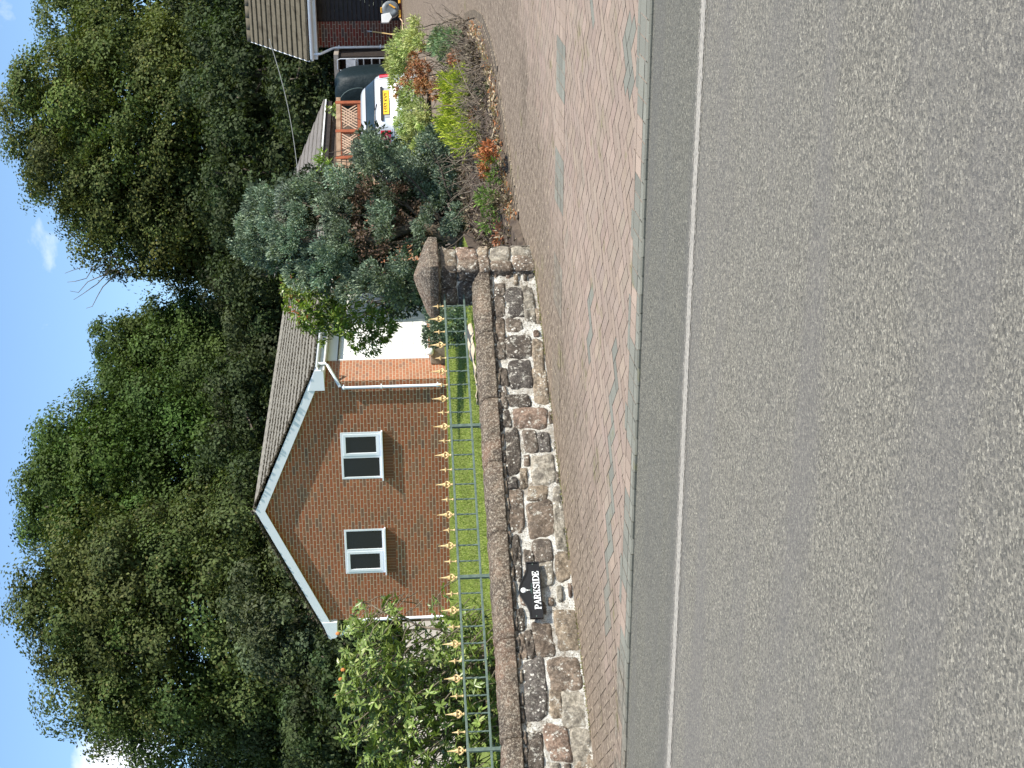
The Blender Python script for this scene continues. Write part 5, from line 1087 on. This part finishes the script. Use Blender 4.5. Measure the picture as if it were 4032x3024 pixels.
m = MB(); [limb(m, (q[0]+.1, q[1]+.2, gz(q[1])+.05), q[:3], .012, .004, .03, 5, 5) for q in GO_]; m.build('stems', M_BARK, gc)
for nm, lob, lab, base in (('low_green_shrub', GG_, 'low grey green weeds at the drive side of the bed', (.12, .14, .075)),):
    s = empty(nm, lob[0][:3], lab, 'shrub'); foliage('foliage', lob, 17000, .05, .022, base, M_NEEDLE, s, .6, .7, .2, .15, 8, alt=(.22, .2, .1), altp=.15)
s = empty('fallen_rusty_sprays', RU2_[0][:3], 'orange brown dead sprays at the foot of the golden conifer', 'shrub'); foliage('foliage', RU2_+RU3_[:3], 24000, .055, .016, (.36, .15, .055), M_NEEDLE, s, .2, .8, .25, .15, 9)
s = empty('dead_seedling', RU3_[3][:3], 'small rusty brown dead plant in the soil beside the gate pillar', 'shrub'); foliage('foliage', RU3_[3:], 22000, .05, .016, (.28, .11, .05), M_NEEDLE, s, .3, .8, .25, .15, 9)
s = empty('young_cypress', LG_[2][:3], 'small bright green seedlings under the blue conifer near the gate pillar', 'shrub'); feathery('foliage', LG_, s, (.07, .14, .025), (.20, .32, .06), 2400, .055)
ug = []
for i in range(420):
    x = random.uniform(-7.2, -3.8); y = random.uniform(16.1, 24.3)
    if inpoly(np.array([x]), np.array([y]), [(cen[0]+(x_-cen[0])*.93, cen[1]+(y_-cen[1])*.95) for (x_, y_) in ISL])[0]: ug.append((x, y, gz(y)+.08+random.uniform(0, .08), random.uniform(.10, .17)))
o = foliage('undergrowth', ug, 3300, .07, .018, (.075, .055, .038), M_NEEDLE, None, .2, .9, .35, .3, 0, alt=(.30, .25, .17), altp=.2, inner=.9); tag(o, 'tangled brown undergrowth covering the soil of the planting bed', 'undergrowth', kind='stuff')
# bare twiggy shrub and litter
tw = empty('bare_twig_shrub', (-4.0, 20.8, .45), 'leafless grey brown twiggy shrub at the rounded tip of the bed', 'shrub')
m = MB()
for i in range(330):
    x = random.uniform(-4.75, -3.85)+random.gauss(0, .05); y = random.uniform(18.9, 22.6); z = gz(y)+.08; a = Vector((x, y, z)); h_ = random.uniform(.12, .42); b = a+Vector((random.gauss(0, .16), random.gauss(0, .16), h_))
    limb(m, a, b, .006, .0025, .02, 4, 4)
    if random.random() < .6: limb(m, a+(b-a)*.5, b+Vector((random.gauss(0, .12), 0, random.uniform(-.1, .12))), .004, .002, .015, 3, 4)
for i in range(120):
    y = random.uniform(17, 23.5); x = random.uniform(-5.8, -4.2)+(y-20)*.05; a = Vector((x, y, gz(y)+.1)); b = a+Vector((random.gauss(0, .25), random.gauss(0, .2), random.uniform(.15, .6))); limb(m, a, b, .008, .003, .035, 5, 5)
m.tube([(-4.35, 18.75, .45), (-4.15, 18.9, .62), (-3.9, 19.2, .74), (-3.72, 19.4, .78)], [.009, .008, .006, .004], 5); m.tube([(-4.15, 18.9, .62), (-4.0, 18.85, .55), (-3.85, 19.0, .53)], [.006, .005, .003], 5)
m.build('twigs', M_TWIG, tw)
# ---- shrub with arching green shoots in front of the garage door
cl = empty('arching_shrub', (-9.4, 24.6, .6), 'bright green leafy shrub with arching shoots in front of the white garage door', 'shrub')
foliage('leaves', CL_, 6000, .085, .032, (.125, .19, .030), M_SHINY, cl, .1, .75, .25, .15, 9, alt=(.26, .32, .07), altp=.22, flat=.5, droop=.25)
foliage('red_tips', CL_[:3], 500, .07, .03, (.30, .11, .04), M_SHINY, cl, .3, .6, inner=.2)
m = MB()
for q in CL_: limb(m, (-9.0+random.uniform(-.3, .6), 25.2, .9+random.random()*.8), q[:3], .018, .005, .07, 6, 5)
m.build('branches', M_TWIG, cl)
bb = empty('narrow_leaved_shrub', (-10.0, 31, .8), 'bright lime green narrow leaved shrub below the outhouse eave', 'shrub')
foliage('leaves', BAM_, 3400, .15, .03, (.17, .27, .035), M_SHINY, bb, .9, .5, .2, .12, 9, alt=(.3, .4, .08), altp=.25); m = MB(); [limb(m, (q[0], q[1]+.2, 1.), q[:3], .02, .006, .05) for q in BAM_[::2]]; m.build('stems', M_BARK, bb)
hb = empty('leafy_creeper', POT_[0][:3], 'pale green creeper trailing from the fence end beside the tarpaulin', 'plant')
foliage('leaves', POT_, 3600, .12, .06, (.30, .34, .12), M_SHINY, hb, -.3, .7, .2, .1, 6, droop=.3); m = MB(); limb(m, (-9.0, 36.9, 3.0), POT_[0][:3], .012, .006, .03); limb(m, POT_[0][:3], POT_[3][:3], .01, .005, .03); m.build('stems', M_TWIG, hb)

# ---- rhododendron
rd = empty('rhododendron', (-9.6, 13.6, .6), 'large rhododendron with leathery green leaves and spent orange buds, left of the bungalow', 'shrub')
px_ = np.array([-p[0] for p in RHP]); pz_ = np.array([p[1] for p in RHP]); P2 = list(zip(px_, pz_))
B_, A_, N_, L_, C_ = [], [], [], [], []; tips = []
cnt = 0
while cnt < 1250:
    x = rng.uniform(px_.min(), px_.max()); z = rng.uniform(max(.62, pz_.min()), pz_.max())
    if not inpoly(np.array([x]), np.array([z]), P2)[0]: continue
    dep = rng.uniform(-.45, .75); yy = 13.7+(x+8.9)*.42+dep
    if rng.random() < .10 and z < 1.3: continue
    cnt += 1; tip = np.array([x*(1+dep*.0), yy, z]); ax_ = nrm((np.array([[rng.normal(0, .5)+.1, rng.normal(0, .5)-.25, .8+rng.normal(0, .35)]])))[0]; tips.append(tip)
    nlf = rng.integers(6, 10); tone = rng.uniform(.75, 1.25); s1 = np.cross(ax_, [.3, .9, .1]); s1 /= np.linalg.norm(s1); s2 = np.cross(ax_, s1)
    for q in range(nlf):
        an = 2*math.pi*q/nlf+rng.normal(0, .25); el = rng.uniform(-.1, .9); d = (s1*math.cos(an)+s2*math.sin(an))*math.cos(el)+ax_*math.sin(el)
        B_.append(tip-ax_*rng.uniform(0, .03)); A_.append(d); N_.append(ax_+np.array([0, 0, .3])); L_.append(rng.uniform(.07, .115)*(.7 if el > .7 else 1)); C_.append(np.array([.165, .225, .058])*tone*rng.uniform(.8, 1.2) if rng.random() > .12 else np.array([.30, .33, .12]))
B_, A_, N_, L_, C_ = map(np.array, (B_, nrm(np.array(A_)), nrm(np.array(N_)), L_, C_))
# two lengthwise halves per leaf make a pointed oval blade
S_ = nrm(np.cross(A_, N_)); W_ = L_*.36; NN_ = np.cross(S_, A_)
V = np.stack([B_, B_+A_*(L_*.28)[:, None]-S_*(W_*.42)[:, None]+NN_*(W_*.12)[:, None], B_+A_*(L_*.7)[:, None]-S_*(W_*.42)[:, None]+NN_*(W_*.10)[:, None]-np.array([0, 0, .006]), B_+A_*L_[:, None]-np.array([0, 0, .014]),
              B_+A_*(L_*.28)[:, None]+S_*(W_*.42)[:, None]+NN_*(W_*.12)[:, None], B_+A_*(L_*.7)[:, None]+S_*(W_*.42)[:, None]+NN_*(W_*.10)[:, None]-np.array([0, 0, .006])], 1)-np.array(origin(rd))
nq = len(B_); b0 = (np.arange(nq)*6)[:, None]; Q = np.stack([b0+np.array([[0, 1, 2, 3]]), b0+np.array([[0, 3, 5, 4]])], 1).reshape(-1, 4)
fin('leaves', npmesh('leaves', V.reshape(-1, 3), Q, np.repeat(C_, 2, axis=0)), M_SHINY, rd)
m = MB()
for k_ in range(26):
    t = tips[rng.integers(0, len(tips))]; root = Vector((-9.5+rng.uniform(-.7, .5), 13.9+rng.uniform(-.2, .4), .6)); mid = (root+Vector(t))/2+Vector((rng.normal(0, .12), rng.normal(0, .1), .05)); limb(m, root, mid, .022, .014, .03); limb(m, mid, t, .014, .005, .03)
for t in tips[::2]:
    b = Vector(t)+Vector((rng.normal(0, .09), .16+rng.normal(0, .05), -rng.uniform(.12, .3))); limb(m, b, t, .006, .004, .012, 3, 5)
m.build('branches', M_TWIG, rd)
sp_ = sorted(tips, key=lambda t: -t[2])[3:60:9]
MOB = mottled('orange_bud', (.42, .12, .03), (.62, .26, .08), 20, .6)
for t in sp_[:4]: m = MB(); m.lathe([(.008, -.01), (.022, .01), (.020, .03), (.006, .042)], Vector(t)+Vector((0, -.05, .02)), 8); m.build('spent_bud', MOB, rd)
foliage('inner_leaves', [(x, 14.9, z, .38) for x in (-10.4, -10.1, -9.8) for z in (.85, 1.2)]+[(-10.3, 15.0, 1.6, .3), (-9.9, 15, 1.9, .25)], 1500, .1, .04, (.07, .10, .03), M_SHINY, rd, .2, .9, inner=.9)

# ---- grass blades on the lawn, litter on the paving
n = 90000; yy = 11.8+rng.random(n)**1.0*19.3; tt = rng.random(n); xr = np.where(yy < 15.4, WA.x+(yy-WA.y)/math.tan(R(58.5))-.4, xb(yy)-.05); xx = xr-tt*(4.5+(yy-11)*.33)
B = np.stack([xx, yy, lz(xx, yy)-.004], 1); A = nrm(np.stack([rng.normal(0, .45, n), rng.normal(0, .45, n), np.ones(n)], 1))
cg = np.array([.17, .22, .042])*(1+rng.normal(0, .2, (n, 1))); yl = rng.random(n) < .22; cg[yl] = np.array([.31, .32, .11])
st = np.where(np.sin(xx*2.4+yy*.3) > 0, 1.10, .90)[:, None]; o = leafmesh('lawn_grass', B, A, nrm(rng.normal(size=(n, 3))), .022+rng.random(n)*.02, np.full(n, .009), cg*st, M_LEAF)
tag(o, 'short mown lawn grass between the wall and the bungalow', 'grass', kind='stuff')
n = 900; yy = 9.4+rng.random(n)*9; w0 = wall_x(yy)+.12; xx = w0+np.abs(rng.normal(0, 1., n))*1.1; kk = xx < 1.5; xx, yy = xx[kk], yy[kk]; n = len(xx)
B = np.stack([xx, yy, gzn(yy)+.004], 1); A = nrm(np.stack([rng.normal(size=n), rng.normal(size=n), np.abs(rng.normal(0, .12, n))], 1)); cg = np.array([.46, .38, .26])*(1+rng.normal(0, .3, (n, 1)))
o = leafmesh('leaf_litter', B, A, np.tile([0, 0, 1.], (n, 1)), .012+rng.random(n)**3*.045, .004+rng.random(n)*.008, cg, M_LEAF); tag(o, 'tiny dry leaf fragments scattered over the block paving', 'leaf litter', kind='stuff')
n = 1500; t_ = rng.random(n); s_ = t_*7.9-2.6; off = .045+np.abs(rng.normal(0, .03, n)); bx = WA.x+WT.x*s_+WN.x*off; by = WA.y+WT.y*s_+WN.y*off
B = np.stack([bx, by, gzn(by)-.003], 1); A = nrm(np.stack([rng.normal(0, .6, n), rng.normal(0, .6, n), np.ones(n)*.7], 1)); gap = np.sin(s_*3.1)+np.sin(s_*7.7+1) > -.4; B, A = B[gap], A[gap]; n = len(B)
o = leafmesh('wall_foot_weeds', B, A, nrm(rng.normal(size=(n, 3))), .012+rng.random(n)*.022, np.full(n, .008), np.array([.17, .17, .06])*(1+rng.normal(0, .25, (n, 1))), M_LEAF); tag(o, 'thin moss and weeds along the foot of the stone wall', 'weeds', kind='stuff')
# dry litter along the drive side of the bed
m = 1600; idx = rng.integers(1, 8, m); P = np.array(ISL); u_ = rng.random((m, 1)); bp = P[idx]*(1-u_)+P[idx+1]*u_+rng.normal(0, .07, (m, 2))+np.array([-.12, .05])
B = np.stack([bp[:, 0], bp[:, 1], gzn(bp[:, 1])+.03+rng.random(m)*.08], 1); A = nrm(np.stack([rng.normal(size=m), rng.normal(size=m), rng.normal(0, .4, m)], 1))
cg = np.where(rng.random((m, 1)) < .3, np.array([[.42, .18, .08]]), np.array([[.42, .34, .23]]))*(1+rng.normal(0, .2, (m, 1)))
o = leafmesh('dry_leaves', B, A, nrm(rng.normal(size=(m, 3))+np.array([0, 0, 1])), .03+rng.random(m)*.05, .01+rng.random(m)*.015, cg, M_LEAF); tag(o, 'dry brown leaves and stalks along the edge of the planting bed', 'leaf litter', kind='stuff')
